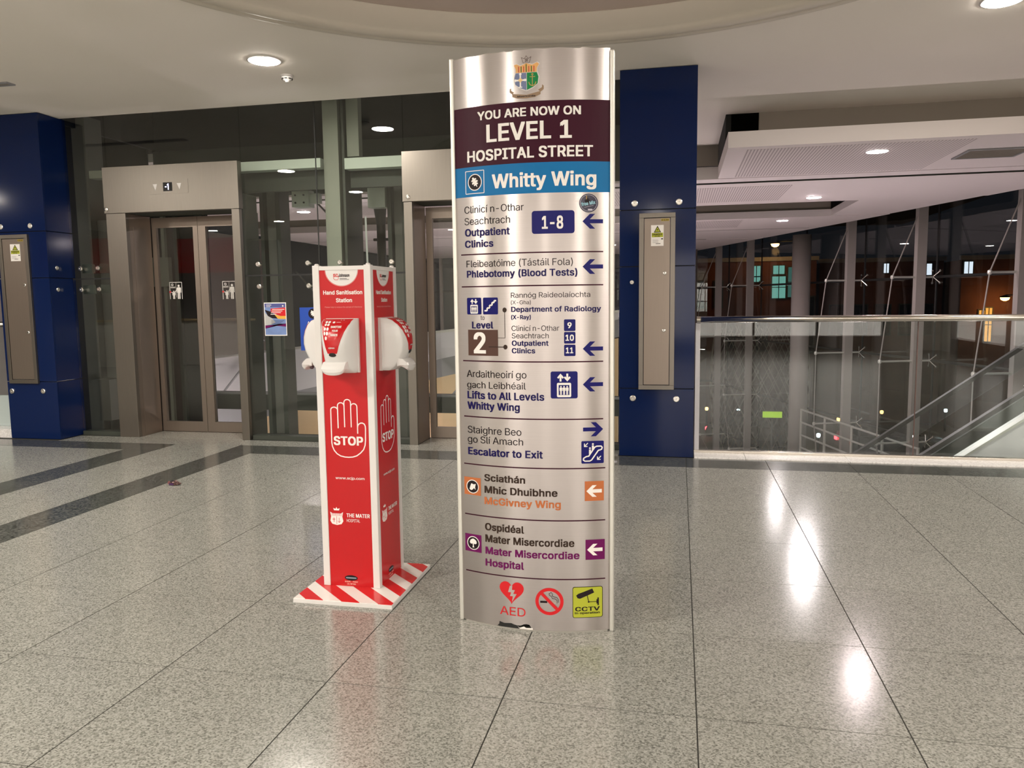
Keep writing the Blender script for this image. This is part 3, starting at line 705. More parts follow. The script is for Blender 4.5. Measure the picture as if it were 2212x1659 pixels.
# ------------------------------------------------------------------ lifts
def lift(n, xl, mirror, label_extra=''):
    """door_n: stainless portal with two glazed leaves; xl = left edge of the header"""
    d = struct('door_%d' % n, (xl + .83, 7.75, 0))
    W = 1.653
    def X(a): return xl + (W - a if mirror else a)
    def bxx(name, a, b, *r, **k): return bx(name, min(X(a), X(b)), max(X(a), X(b)), *r, **k)
    yf = 7.745
    bxx('header', 0, W, yf - .01, 7.815, 2.515, 3.015, M_STEEL, d, 0.002)
    bxx('header_box', .215, 1.595, 7.816, 8.20, 2.515, 2.70, M_SHAFTD, d)
    bxx('reveal_backing', .205, .2145, 7.82, 8.2, 0, 2.514, M_SHAFTD, d); bxx('reveal_backing', 1.5955, 1.605, 7.82, 8.2, 0, 2.514, M_SHAFTD, d)
    bxx('jamb', 0.010, 0.255, yf, 7.80, 0, 2.513, M_STEEL, d, 0.002)
    bxx('jamb', 1.555, 1.645, yf, 7.80, 0, 2.513, M_STEEL, d, 0.002)
    bxx('jamb_reveal', 0.215, 0.255, 7.801, 8.16, 0, 2.513, M_STEELD, d, 0.001)
    bxx('jamb_reveal', 1.555, 1.595, 7.801, 8.16, 0, 2.513, M_STEELD, d, 0.001)
    bxx('call_panel', 0.2555, 0.259, 7.86, 8.08, 0.02, 2.37, M_STEELD, d, 0.001)
    bxx('sill', 0.255, 1.555, 8.165, 8.25, -.01, 0.002, M_STEELD, d)
    for (a, b, g0, g1) in ((0.258, 0.852, 0.315, 0.792), (0.857, 1.552, 0.953, 1.482)):
        bm = BM(); y0, y1 = 8.172, 8.212; z0, z1, gz0, gz1 = 0.006, 2.50, 0.124, 2.384
        for q in ((a, g0, z0, z1), (g1, b, z0, z1), (g0, g1, z0, gz0), (g0, g1, gz1, z1)): box(bm, min(X(q[0]), X(q[1])), max(X(q[0]), X(q[1])), y0, y1, q[2], q[3])
        leaf = obj('door_leaf', bm, M_STEELD, d)
        bxx('glass_pane', g0, g1, 8.186, 8.198, gz0, gz1, M_GLASS, leaf)
    # fixing and floor indicator
    obj('fixing_disc', lathe(BM(), [(.022, 0), (.022, -.008), (.012, -.012), (0, -.012)], (xl + (.03 if not mirror else .06), yf - .01, 2.56), 20, 'y'), M_CHROME, d)
    p = bx('indicator_plate', xl + .575, xl + 1.06, yf - .013, yf - .010, 2.70, 2.852, M_STEEL, d)
    mp = lambda u, v, o: (u, yf - .013 - o, v)
    cx = xl + .812
    Flat().rect(cx - .056, 2.728, cx + .056, 2.822).emit(mp, 'display', M_BLACK, p, .001)
    Flat().rect(cx - .032, 2.768, cx - .012, 2.780).poly([(cx - .010, 2.792), (cx + .004, 2.808), (cx + .014, 2.808), (cx + .014, 2.742), (cx + .002, 2.742), (cx + .002, 2.790)]).emit(mp, 'floor_number', emitter('display_glow', (0.62, 0.60, 1.0), 3.0), p, .002, label='glowing minus one on the display')
    for ax in (cx - .155, cx + .140): Flat().poly([(ax - .027, 2.808), (ax + .027, 2.808), (ax + .004, 2.738)]).emit(mp, 'direction_arrow', M_WHITE, p, .001, label='white down arrow')
    return d, X
def door_sticker(d, x0, x1, z0, z1):
    m = lambda u, v, o: (u, 8.186 - o, v); w = x1 - x0; h = z1 - z0
    s = Flat().stroke([(x0, z0), (x0, z1), (x1, z1), (x1, z0)], .006).stroke([(x0 + w * .52, z0 + .02), (x0 + w * .52, z1)], .003).emit(m, 'safety_sticker', M_INKW, d, .001, label='white adult and child pictogram sticker')
    f = Flat(); person(f, x0 + w * .74, z0, h * .86, w * .36); person(f, x0 + w * .32, z0, h * .50, w * .26)
    f.stroke([(x0 + w * .40, z0 + h * .40), (x0 + w * .60, z0 + h * .58)], .008).stroke([(x0 + w * .24, z0 + h * .40), (x0 + w * .02, z0 + h * .40)], .007)
    f.rect(x0 + w * .06, z0 + h * .72, x0 + w * .46, z0 + h * .74).rect(x0 + w * .06, z0 + h * .66, x0 + w * .46, z0 + h * .69).ring(x0 + w * .22, z0 + h * .85, .008, .014)
    f.emit(m, 'pictogram', M_INKW, s, .0014)
    Flat().disc(x0 + w * .02, z0 + h * .42, .012).emit(m, 'red_dot', M_INKR, s, .0016)
d1, _ = lift(1, -6.265, False)
door_sticker(d1, -5.820, -5.662, 1.565, 1.757); door_sticker(d1, -5.135, -4.975, 1.557, 1.757)
d2, _ = lift(2, -2.772, True)

# glazed lift shaft wall
win = struct('window_1', (-3.7, 7.80, 0))
def pane(x0, x1, z0, z1): return bx('glass_pane', x0, x1, 7.80, 7.812, z0, z1, M_GLASS, win)
for x0, x1 in ((-6.785, -6.262), (-4.608, -3.748), (-3.738, -2.776), (-1.112, -0.556)):
    pane(x0, x1, 0.05, 1.794); pane(x0, x1, 1.810, H - .002)
    bx('joint_seal', x0, x1, 7.799, 7.813, 1.794, 1.810, M_GASKET, win)
    bx('base_shoe', x0, x1, 7.79, 7.90, 0, 0.048, M_SHAFTD, win)
pane(-6.258, -4.612, 3.02, H - .002); pane(-2.772, -1.118, 3.02, H - .002)
bx('joint_seal', -3.748, -3.738, 7.802, 7.810, .05, H, M_GASKET, win)
for x, z in ((-4.456, 1.922), (-4.454, 1.684), (-3.874, 1.922), (-3.873, 1.682), (-3.509, 1.921), (-3.509, 1.682), (-2.932, 1.916), (-2.932, 1.682), (-6.448, 1.922), (-6.448, 1.684), (-6.676, 1.919), (-6.680, 1.682)):
    obj('fixing_disc', lathe(BM(), [(.027, 0), (.027, -.010), (.020, -.016), (.007, -.016), (0, -.012)], (x, 7.80, z), 22, 'y'), M_CHROME, win)
    if x < -6: bx('clamp_plate', x - .03, x + .14, 7.86, 7.88, z - .05, z + .05, M_SHAFTD, win)
    obj('clamp_stem', tube(BM(), (x, 7.812, z), (x, 7.86, z), .012, 10), M_CHROME, win)

# steelwork inside the lift shaft
sf = thing('lift_shaft_frame', 'grey green steel frame behind the glazed lift shaft wall', 'steel frame', (-3.7, 9, -4.5))
def sp(x0, x1, y0, y1, z0, z1, m=None, n='post', **k): return bx(n, x0, x1, y0, y1, z0, z1, m or M_SHAFT, sf, 0.003, **k)
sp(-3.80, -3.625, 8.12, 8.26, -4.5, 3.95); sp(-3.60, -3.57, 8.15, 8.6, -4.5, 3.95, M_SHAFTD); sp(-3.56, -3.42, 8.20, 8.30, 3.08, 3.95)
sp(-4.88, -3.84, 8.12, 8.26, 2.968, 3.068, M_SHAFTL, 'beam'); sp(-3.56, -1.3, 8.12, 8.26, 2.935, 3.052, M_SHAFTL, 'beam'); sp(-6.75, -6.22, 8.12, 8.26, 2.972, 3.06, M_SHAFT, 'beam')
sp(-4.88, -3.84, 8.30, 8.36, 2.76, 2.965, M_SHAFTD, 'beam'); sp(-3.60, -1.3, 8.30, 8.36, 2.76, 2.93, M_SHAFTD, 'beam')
for x0, x1 in ((-5.06, -4.79), (-3.40, -3.16), (-1.30, -1.05)):
    w = x1 - x0
    sp(x0, x0 + .05, 8.95, 9.2, -4.5, 2.9, M_SHAFTD); sp(x1 - .06, x1, 8.95, 9.2, -4.5, 2.9, M_SHAFTD); sp(x0 + .05, x1 - .06, 9.04, 9.08, -4.5, 2.9, M_CONC)
sp(-3.88, -3.785, 9.0, 9.08, -4.5, 2.63, M_SHAFTL, 'guide_rail'); sp(-3.97, -3.885, 9.02, 9.06, -4.5, 2.63, M_SHAFTD, 'guide_rail')
sp(-5.36, -5.30, 9.0, 9.08, -4.5, 2.7, M_SHAFTD, 'guide_rail')
sp(-4.62, -4.40, 8.94, 9.10, 2.66, 2.86, M_SHAFTL, 'gearbox'); sp(-3.64, -3.42, 8.94, 9.10, 2.62, 2.86, M_SHAFTL, 'gearbox'); sp(-4.40, -4.28, 8.98, 9.06, 2.70, 2.82, M_SHAFTL, 'gearbox')
for x in (-4.57, -4.46): 
    for z in (2.71, 2.80): obj('bolt', tube(BM(), (x, 8.93, z), (x, 8.945, z), .012, 8), M_BLACK, sf)
bm = BM(); tube(bm, (-3.63, 9.3, 2.75), (-3.62, 9.3, 2.45), .09, 14, .055); tube(bm, (-3.62, 9.3, 2.45), (-3.62, 9.3, -4.0), .055, 14); tube(bm, (-3.72, 9.3, 2.27), (-3.52, 9.3, 2.27), .018, 10)
obj('cable_duct', bm, M_BLACK, sf, smooth=True)
obj('strip_lamp', tube(BM(), (-3.80, 9.25, 2.55), (-3.79, 9.25, 1.75), .012, 8), emitter('lamp_tube', (1, .98, .8), .35), sf)
sp(-6.9, -0.56, 10.25, 10.45, -0.03, 0.215, M_SHAFTD, 'floor_beam'); bx('beam_flange', -6.9, -0.56, 10.22, 10.25, 0.195, 0.222, M_GREYP, sf)
sp(-7.62, -7.42, 8.9, 9.2, -4.5, 3.9, M_CONC, 'concrete_pier'); sp(-7.41, -7.10, 9.0, 9.2, -4.5, 2.6, M_CONC, 'concrete_pier')
sp(-9.2, -7.60, 9.3, 9.35, -4.5, 3.9, M_BLACK, 'back_screen'); sp(-7.55, -0.56, 10.40, 10.44, 3.02, 3.72, M_SHAFTD, 'back_screen')
sp(-7.40, -7.14, 8.7, 8.95, .02, .55, M_CONC, 'pit_wall')
for z in (1.0, 2.2): obj('cross_brace', tube(BM(), (-4.79, 9.3, z + .9), (-3.85, 9.3, z - .1), .012, 8), M_BLACK, sf)
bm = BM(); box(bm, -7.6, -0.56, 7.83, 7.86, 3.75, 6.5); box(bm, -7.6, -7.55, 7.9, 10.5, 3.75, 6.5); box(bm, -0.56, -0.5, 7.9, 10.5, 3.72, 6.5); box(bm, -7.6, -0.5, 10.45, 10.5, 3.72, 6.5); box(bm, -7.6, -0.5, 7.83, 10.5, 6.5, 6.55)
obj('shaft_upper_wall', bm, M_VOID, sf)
obj('pit_floor', box(BM(), -7.6, -0.56, 7.83, 10.2, -1.7, -1.6), M_SHAFTD, sf)
sp(-7.58, -6.40, 9.86, 9.92, -4.5, 2.75, M_BLACK, 'back_screen'); sp(-7.05, -7.0, 9.78, 9.84, -4.5, 2.75, M_SHAFT, 'guide_rail'); sp(-6.86, -6.80, 9.78, 9.84, -4.5, 2.75, M_SHAFTD, 'guide_rail')
sp(-7.3, -6.9, 9.70, 9.78, 1.75, 2.15, M_SHAFT, 'gearbox'); sp(-6.52, -6.44, 9.78, 9.85, -4.5, 2.75, M_SHAFTD, 'guide_rail')

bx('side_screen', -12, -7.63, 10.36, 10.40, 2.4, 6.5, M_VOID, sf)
for x in (-4.25, -2.5): sp(x - .25, x + .25, 8.55, 8.70, -1.55, -1.45, M_GREYP, 'added_lamp_housing'); bx('added_lamp_lens', x - .22, x + .22, 8.57, 8.68, -1.448, -1.442, emitter('added_shaft_glow', (.86, 1.0, .88), 34.0), sf)  # lamps added out of sight to brighten the shaft steelwork

# posters on the lift glass
pt = thing('poster', 'small A4 poster with red and yellow sweep taped to the lift glass', 'poster', (-4.276, 7.79, 1.15))
m = lambda u, v, o: (u, 7.798 - o, v)
px0, px1, pz0, pz1 = -4.408, -4.146, 1.150, 1.509; w = px1 - px0; h = pz1 - pz0
bx('paper', px0, px1, 7.796, 7.7985, pz0, pz1, M_INKW, pt)
m = lambda u, v, o: (px0 + .008 + u * (w - .016), 7.796 - o, pz0 + .010 + v * (h - .02))
SKYB = mat('sky_blue_print', (.16, .24, .48), .4, vary=.25, vscale=12)
Flat().rect(0, 0, 1, 1).emit(m, 'sky_print', SKYB, pt, .0004)
Flat().rect(0, .88, 1, 1).emit(m, 'header_band', mat('indigo_print', (.07, .08, .26), .4), pt, .0008)
Flat().poly([(.30, .84), (1, .87), (1, .58), (.75, .60), (.45, .68), (.28, .74)]).emit(m, 'red_sweep', M_INKR, pt, .0008)
Flat().poly([(.0, .80), (.30, .74), (.45, .66), (.62, .52), (.35, .53), (.15, .60)]).emit(m, 'black_sweep', M_INKK, pt, .001)
Flat().poly([(.45, .66), (.75, .60), (1, .60), (1, .50), (.62, .51)]).emit(m, 'gold_sweep', mat('amber_print', (.70, .38, .05), .4), pt, .0012)
Flat().poly([(0, .72), (.15, .60), (.35, .52), (.5, .40), (.3, .33), (0, .30)]).emit(m, 'grey_field', mat('light_grey_print', (.42, .42, .42), .5), pt, .0009)
Flat().poly([(0, .30), (.35, .30), (1, .26), (1, .36), (.6, .34), (0, .20)]).emit(m, 'dark_stripe', M_INKPL, pt, .0011)
fl = Flat().rect(.08, .94, .33, .96).rect(.08, .89, .28, .905).disc(.88, .92, .035, .025)
for k, (a, b) in enumerate(((.36, .95), (.33, .85), (.30, .78), (.28, .55))): fl.rect(a, .80 - .052 * k, b, .82 - .052 * k)
fl.emit(m, 'lettering', M_INKW, pt, .0016)
fl = Flat()
for k in range(5): fl.rect(.30, .45 - .035 * k, .92 - .07 * (k % 3), .46 - .035 * k)
fl.emit(m, 'small_print', M_INKK, pt, .0016)

bs = thing('wall_sign', 'bright blue sign reading Ardaitheoirí, half hidden behind the hand sanitiser station', 'sign', (-3.72, 7.79, 1.0))
m = lambda u, v, o: (u, 7.796 - o, v)
bx('sign_board', -3.99, -3.45, 7.796, 7.7995, 0.99, 1.452, mat('royal_blue_print', (.01, .06, .38), .35), bs)
Flat().disc(-3.835, 1.385, .055).emit(m, 'emblem_disc', M_INKK, bs, .0006)
def oakleaf(f, cx, cy, s):
    '''lobed leaf leaning to the left'''
    half = [(1, 0), (.86, .22), (.66, .17), (.60, .50), (.36, .58), (.26, .22), (.10, .62), (-.16, .66), (-.24, .22), (-.40, .48), (-.62, .42), (-.60, .10), (-1.0, .06)]
    pts = half + [(a, -b) for a, b in half[::-1] if b]
    ca, sa = cos(math.radians(118)), sin(math.radians(118))
    return f.poly([(cx + (a * ca - b * sa) * s * 1.08, cy + (a * sa + b * ca) * s * 1.08) for a, b in pts])
oakleaf(Flat(), -3.835, 1.385, .036).emit(m, 'leaf_emblem', M_INKW, bs, .001)
Flat().text('Ardaitheoirí', -3.915, -3.50, 1.235, 1.302, 'r').text('Lifts', -3.915, -3.74, 1.12, 1.187, 'b').emit(m, 'lettering', M_INKW, bs, .001)

# ================================================================== TOTEM SIGN
TX, TYC, SAG, HW = -0.6385, 3.45, 0.075, 0.353
TR = (HW ** 2 + SAG ** 2) / (2 * SAG); TCY = TYC - SAG + TR; TH = 2.556
# the anisotropic sheen needs the empty at the arc's centre, so the brushed tangent runs round it
totem = thing('totem_sign', 'tall curved brushed-aluminium directory sign with maroon and blue bands', 'sign', (TX, TCY, 0))
def tm(u, v, o): return (TX + u, TCY - sqrt((TR + o) ** 2 - u * u), v)
bm = BM(); nu = 48; HWP = 0.3435
notch = lambda u: 0.0
grid = []
def ztop(u): return TH - 0.004 + 0.0015 * sin(u * 61) - (0.006 if -0.10 < u < -0.07 else 0) - (0.005 if .19 < u < .22 else 0)
def zbot(u):
    if -0.165 < u < -0.005: return 0.012 + 0.010 * abs(sin(u * 55)) + 0.008 * (u > -0.06)
    return 0.004
for i in range(nu + 1):
    u = -HWP + 2 * HWP * i / nu
    grid.append([bm.verts.new(tm(u, v, 0)) for v in [zbot(u)] + [TH * k / 12 for k in range(1, 12)] + [ztop(u)]])
for i in range(nu):
    for k in range(12): bm.faces.new((grid[i][k], grid[i + 1][k], grid[i + 1][k + 1], grid[i][k + 1]))
face = obj('face_panel', bm, M_ALU, totem, smooth=True)
# body behind the face: lens shaped section
pts = [tm(-HWP + 2 * HWP * i / 24, 0, -0.003)[:2] for i in range(25)]
back = [(x, 2 * TYC - y + 0.02) for x, y in pts][::-1]
bm = BM(); prism(bm, pts + back, 0.028, TH - 0.012); obj('carcass', bm, mat('dark_carcass', (.02, .02, .018), .7), totem)
bm = BM(); g2 = []
for i in range(25):
    u = -HWP + 2 * HWP * i / 24; x, y, _ = tm(u, 0, 0.002); yy = 2 * TYC - y + 0.02
    g2.append([bm.verts.new((x, yy, 0.004)), bm.verts.new((x, yy, TH - .004))])
for a, b in zip(g2, g2[1:]): bm.faces.new((b[0], a[0], a[1], b[1]))
obj('back_panel', bm, M_ALU, totem, smooth=True)
bm = BM(); prism(bm, pts + back, TH - 0.012, TH - 0.006); obj('top_cap', bm, M_ALUT, totem)
bx('side_trim', TX - 0.362, TX - 0.3435, TYC - .012, TYC + .035, 0.0, TH + .002, M_ALUT, totem, 0.006)
bx('side_trim', TX + 0.3435, TX + 0.361, TYC - .016, TYC + .035, 0.0, TH - .012, M_ALUT, totem, 0.006)
bm = BM()
for u0, u1, h in ((-.33, .335, .006),):
    for i in range(20):
        a, b = u0 + (u1 - u0) * i / 20, u0 + (u1 - u0) * (i + 1) / 20
        q = [tm(a, 0, .006), tm(b, 0, .006), tm(b, 0, -.004), tm(a, 0, -.004)]
        lo = [bm.verts.new((p[0], p[1], 0.0)) for p in q]; hi = [bm.verts.new((p[0], p[1], h)) for p in q]
        bm.faces.new(hi); bm.faces.new((lo[0], lo[1], hi[1], hi[0]))
obj('sealant_bead', bm, mat('grey_sealant', (.30, .29, .26), .6), totem)
# torn patch at the foot
Flat().poly([(-.160, .012), (-.158, .030), (-.135, .024), (-.10, .027), (-.07, .016), (-.055, .010), (-.02, .004), (-.03, -.0005), (-.16, .006)]).emit(tm, 'torn_edge', M_BLACK, totem, .0012, label='dark torn gap at the foot of the sign')
Flat().poly([(-.075, .022), (-.062, .010), (-.040, .018), (-.03, .012), (.0, .014), (.002, .003), (-.045, .002), (-.06, .006)]).emit(tm, 'torn_liner', M_INKW, totem, .0016)

INK = {'white': M_INKW, 'ink': M_INKK, 'navy': M_INKN, 'brown': M_INKBR, 'orange': M_INKOR, 'plum': M_INKPL, 'red': M_INKR}
C3 = 0.03
def band(u0, u1, z0, z1, m, name, label=None, parent=None, off=.0004): return Flat().rect(u0, z0, u1, z1).emit(tm, name, m, parent or totem, off, C3, label)
maroon = band(-HWP, HWP, 2.0852, 2.3399, M_INKMAR, 'header_band', 'maroon header band')
blue = band(-HWP, HWP, 1.9566, 2.0852, M_INKBLU, 'wing_band', 'bright blue wing band')
for z in (1.706, 1.564, 1.231, 0.9766, 0.7558, 0.5185, 0.2478):
    band(-0.322 - .005 * (z < .8), 0.315 + .009 * (z < .8), z - .0035, z + .0022, M_INKMAR, 'rule_line')
for i, (s, x0, x1, zb, zt, w, c) in enumerate(SIGN_TEXT):
    par = maroon if i < 3 else blue if i == 3 else totem
    Flat().text(s, x0, x1, zb, zt, w).emit(tm, 'lettering', INK[c], par, .0014, C3)
# Whitty Wing emblem
Flat().stroke([(-.2915, 1.9705), (-.2915, 2.0675), (-.2020, 2.0675), (-.2020, 1.9705)], .0028, True, False).ring(-.2463, 2.0184, .0305, .0340, 1.06).emit(tm, 'emblem_outline', M_INKW, blue, .0010)
Flat().disc(-.2463, 2.0184, .0308, .0326).emit(tm, 'emblem_disc', M_INKK, blue, .0008)
oakleaf(Flat(), -.2463, 2.019, .0215).emit(tm, 'leaf_emblem', M_INKW, blue, .0012)
# clinics 1-8 badge, round sticker
b18 = Flat().rrect(.0132, 1.7841, .1958, 1.8815, .012).emit(tm, 'number_badge', M_INKNB, totem, .0006, C3)
stk = Flat().disc(.2544, 1.9109, .0395, n=40).emit(tm, 'round_sticker', mat('sticker_purple_blue', (.012, .010, .035), .25, vary=.6, vscale=30), totem, .0010, label='small round dark purple sticker')
Flat().ring(.2544, 1.9109, .0335, .0350).rect(.2515, 1.880, .2700, 1.8865).stroke([(.238, 1.893), (.275, 1.901)], .0012).emit(tm, 'sticker_marks', mat('pale_lilac_print', (.45, .42, .50), .4), stk, .0014)
Flat().text('free Mix', .224, .283, 1.903, 1.917, 'x', rot=.16).emit(tm, 'lettering', mat('pale_cyan_print', (.25, .48, .58), .4), stk, .0016)
Flat().poly([(.237, 1.921), (.250, 1.934), (.262, 1.920), (.256, 1.912), (.242, 1.912)]).emit(tm, 'sticker_figure', M_INKK, stk, .0013)
Flat().stroke([(.2455, 1.928), (.2465, 1.940)], .003).emit(tm, 'sticker_figure', M_INKGO, stk, .0015)
for cz in (1.834, 1.6415, 1.2866, 1.1297): Flat().arrow(.2287, cz, .0858, .0315, .0088).emit(tm, 'arrow', M_INKNB, totem, .0008, label='navy arrow pointing left')
Flat().arrow(.3148, .930, .0858, .0315, .0088, 1).emit(tm, 'arrow', M_INKNB, totem, .0008, label='navy arrow pointing right')

def lift_icon(x0, z0, x1, z1):
    b = Flat().rrect(x0, z0, x1, z1, (x1 - x0) * .07).emit(tm, 'lift_symbol', M_INKNB, totem, .0008, C3); w = x1 - x0; h = z1 - z0
    f = Flat()
    U = lambda a: x0 + a * w; V = lambda a: z0 + a * h
    f.rrect(U(.235), V(.05), U(.76), V(.58), w * .05); f.emit(tm, 'lift_car_outline', M_INKW, b, .0012)
    Flat().rect(U(.30), V(.13), U(.695), V(.50)).emit(tm, 'lift_car_inside', M_INKNB, b, .0015)
    f = Flat()
    for a in (.385, .50, .615): person(f, U(a), V(.14), h * .33, w * .105)
    f.emit(tm, 'passengers', M_INKW, b, .0018)
    f = Flat()
    for cx, s in ((.37, 1), (.62, -1)):
        tip, tail = (.92, .63) if s > 0 else (.63, .92)
        f.poly([(U(cx - .035), V(tail)), (U(cx + .035), V(tail)), (U(cx + .035), V(tip - s * .10)), (U(cx - .035), V(tip - s * .10))])
        f.poly([(U(cx), V(tip)), (U(cx - .125), V(tip - s * .14)), (U(cx - .08), V(tip - s * .19)), (U(cx), V(tip - s * .10)), (U(cx + .08), V(tip - s * .19)), (U(cx + .125), V(tip - s * .14))])
    f.emit(tm, 'up_down_arrows', M_INKW, b, .0012)
lift_icon(.0899, 1.069, .2066, 1.1885); lift_icon(-.2959, 1.4397, -.2244, 1.5141)
b = Flat().rrect(-.2158, 1.4395, -.1445, 1.5140, .005).emit(tm, 'stairs_symbol', M_INKNB, totem, .0008)
st = [(-.209, 1.456), (-.196, 1.456), (-.196, 1.468), (-.184, 1.468), (-.184, 1.480), (-.172, 1.480), (-.172, 1.492), (-.162, 1.492), (-.162, 1.500), (-.152, 1.500)]
Flat().stroke(st, .0065, False, False).emit(tm, 'stairs', M_INKW, b, .0012)
band(-.2931, -.1464, 1.2553, 1.3713, M_INKTA, 'level_panel', 'taupe level two panel', off=.0007)
Flat().disc(-.1137, 1.4587, .0096, .0108).disc(-.112, 1.2952, .0096, .0104).stroke([(-.1137, 1.4587), (-.113, 1.3353), (-.1461, 1.3353)], .0022, False, False).stroke([(-.1909, 1.2955), (-.112, 1.2952)], .0042, False, False).emit(tm, 'link_line', M_INKBR, totem, .0011, C3)
for z0, z1 in ((1.3647, 1.4155), (1.3101, 1.3607), (1.2553, 1.3052)): Flat().rrect(.1491, z0, .1980, z1, .005).emit(tm, 'number_badge', M_INKNB, totem, .0007)
# escalator symbol
b = Flat().rrect(.2215, .7768, .3178, .8780, .005).emit(tm, 'escalator_symbol', M_INKNB, totem, .0008, C3)
U = lambda a: .2215 + a * .0963; V = lambda a: .7768 + a * .1012
f = Flat().stroke([(U(.10), V(.24)), (U(.22), V(.31)), (U(.33), V(.33)), (U(.60), V(.72)), (U(.68), V(.76)), (U(.88), V(.76)), (U(.93), V(.70)), (U(.90), V(.62)), (U(.83), V(.59)), (U(.76), V(.58)), (U(.46), V(.16)), (U(.38), V(.11)), (U(.16), V(.11)), (U(.09), V(.16))], .0055, True)
for cx, cz in ((.385, .42), (.515, .60)): f.disc(U(cx), V(cz + .26), .0042, n=12).rect(U(cx - .045), V(cz), U(cx + .045), V(cz + .20))
for cx, cz in ((.14, .76), (.72, .17)): f.stroke([(U(cx + .14), V(cz + .14)), (U(cx), V(cz))], .004).stroke([(U(cx), V(cz + .12)), (U(cx), V(cz)), (U(cx + .12), V(cz))], .004)
f.emit(tm, 'escalator', M_INKW, b, .0012)
# McGivney and hospital rows
for (x0, z0, x1, z1, m, cx, cz) in ((-.3275, .6105, -.2417, .693, M_INKOR, -.284, .650), (-.3283, .341, -.2432, .4243, M_INKPL, -.2855, .3825)):
    b = Flat().rect(x0, z0, x1, z1).emit(tm, 'emblem_square', m, totem, .0007, C3)
    Flat().disc(cx, cz, .0322, .0322).emit(tm, 'emblem_ring', M_INKW, b, .0010); Flat().disc(cx, cz, .0285, .0285).emit(tm, 'emblem_disc', M_INKK, b, .0013)
    f = Flat()
    if m is M_INKOR: f.poly([(cx - .016, cz - .012), (cx - .011, cz + .004), (cx - .006, cz + .015), (cx + .006, cz + .011), (cx + .017, cz + .014), (cx + .013, cz - .002), (cx + .016, cz - .014), (cx + .007, cz - .006), (cx - .001, cz - .015), (cx - .008, cz - .017)])
    else:
        f.disc(cx, cz + .008, .0165, .011).disc(cx - .009, cz + .004, .009, .008).disc(cx + .009, cz + .004, .009, .008).disc(cx, cz + .013, .010, .008)
        f.poly([(cx - .0025, cz), (cx + .0025, cz), (cx + .0025, cz - .014), (cx + .005, cz - .021), (cx - .005, cz - .021), (cx - .0025, cz - .014)])
    f.emit(tm, 'tree_emblem' if m is M_INKPL else 'leaf_emblem', M_INKW, b, .0016)
for (x0, z0, x1, z1, m) in ((.2358, .607, .3179, .6966, M_INKOR), (.2387, .3368, .3222, .4297, M_INKPL)):
    b = Flat().rect(x0, z0, x1, z1).emit(tm, 'arrow_square', m, totem, .0007, C3)
    Flat().arrow(x0 + .007, (z0 + z1) / 2, .0665, .0265, .0080).emit(tm, 'arrow', M_INKW, b, .0012)
# AED heart, no smoking, camera notice
hc = -.0973
pts = []
for i in range(40):
    a = 2 * pi * i / 40; x = 16 * sin(a) ** 3; y = 13 * cos(a) - 5 * cos(2 * a) - 2 * cos(3 * a) - cos(4 * a)
    pts.append((hc + x * .058 / 16, .1835 + y * (.1065 / 29) - .004))
h = Flat().poly(pts[::-1]).emit(tm, 'heart_symbol', M_INKR, totem, .0008, C3)
Flat().poly([(hc - .008, .205), (hc + .004, .205), (hc + .002, .186), (hc + .016, .186), (hc + .008, .168), (hc + .024, .168), (hc + .001, .128), (hc + .006, .156), (hc - .008, .156), (hc - .002, .174), (hc - .017, .174)]).emit(tm, 'lightning_bolt', mat('heart_gap_silver', (.50, .46, .44), .4, .5), h, .0013)
ns = Flat().ring(.0776, .1432, .0490, .0640).emit(tm, 'no_smoking_ring', M_INKR, totem, .0009, None)
Flat().stroke([(.039, .184), (.118, .102)], .0145, False, False).emit(tm, 'bar', M_INKR, ns, .0016)
Flat().rect(.036, .136, .068, .1455).stroke([(.112, .136), (.112, .150), (.104, .156), (.090, .158), (.088, .166), (.078, .172), (.076, .180), (.086, .186), (.092, .178), (.090, .170), (.098, .166), (.112, .163), (.118, .154), (.118, .140)], .0022).emit(tm, 'cigarette', M_INKK, ns, .0011)
Flat().rect(.068, .137, .106, .1445).emit(tm, 'cigarette', mat('pale_brown_print', (.45, .36, .30), .4), ns, .0011)
cb = Flat().rrect(.1807, .0669, .3136, .2125, .010).emit(tm, 'camera_notice', M_INKK, totem, .0007, C3)
Flat().rrect(.1832, .0695, .3111, .2099, .0085).emit(tm, 'notice_ground', M_INKYE, cb, .0011, C3)
f = Flat().poly([(.197, .172), (.203, .160), (.214, .157), (.276, .184), (.268, .203), (.262, .201), (.206, .180)]).stroke([(.246, .170), (.252, .143)], .003).disc(.252, .141, .004, n=12).stroke([(.252, .141), (.290, .142)], .003).rect(.290, .124, .2965, .160).rect(.286, .132, .290, .152)
f.emit(tm, 'camera_symbol', M_INKK, cb, .0015, C3)
# coat of arms
cx = -.0043
crest = Flat().poly([(cx - .055, 2.493), (cx - .045, 2.497), (cx - .025, 2.489), (cx, 2.499), (cx + .025, 2.491), (cx + .048, 2.500), (cx + .058, 2.492), (cx + .048, 2.475), (cx + .048, 2.462), (cx + .056, 2.440), (cx + .052, 2.412), (cx + .030, 2.394), (cx, 2.381), (cx - .030, 2.394), (cx - .052, 2.410), (cx - .056, 2.440), (cx - .048, 2.462), (cx - .048, 2.475)]).emit(tm, 'coat_of_arms', mat('silver_print', (.62, .60, .58), .4), totem, .0007, C3)
Flat().poly([(cx - .054, 2.491), (cx - .042, 2.494), (cx - .025, 2.486), (cx, 2.496), (cx + .025, 2.488), (cx + .046, 2.497), (cx + .055, 2.490), (cx + .045, 2.474), (cx + .045, 2.4585), (cx - .046, 2.4585), (cx - .046, 2.474)]).emit(tm, 'chief', mat('orange_gold_print', (.68, .36, .12), .4), crest, .0011, C3)
f, g = Flat(), Flat()
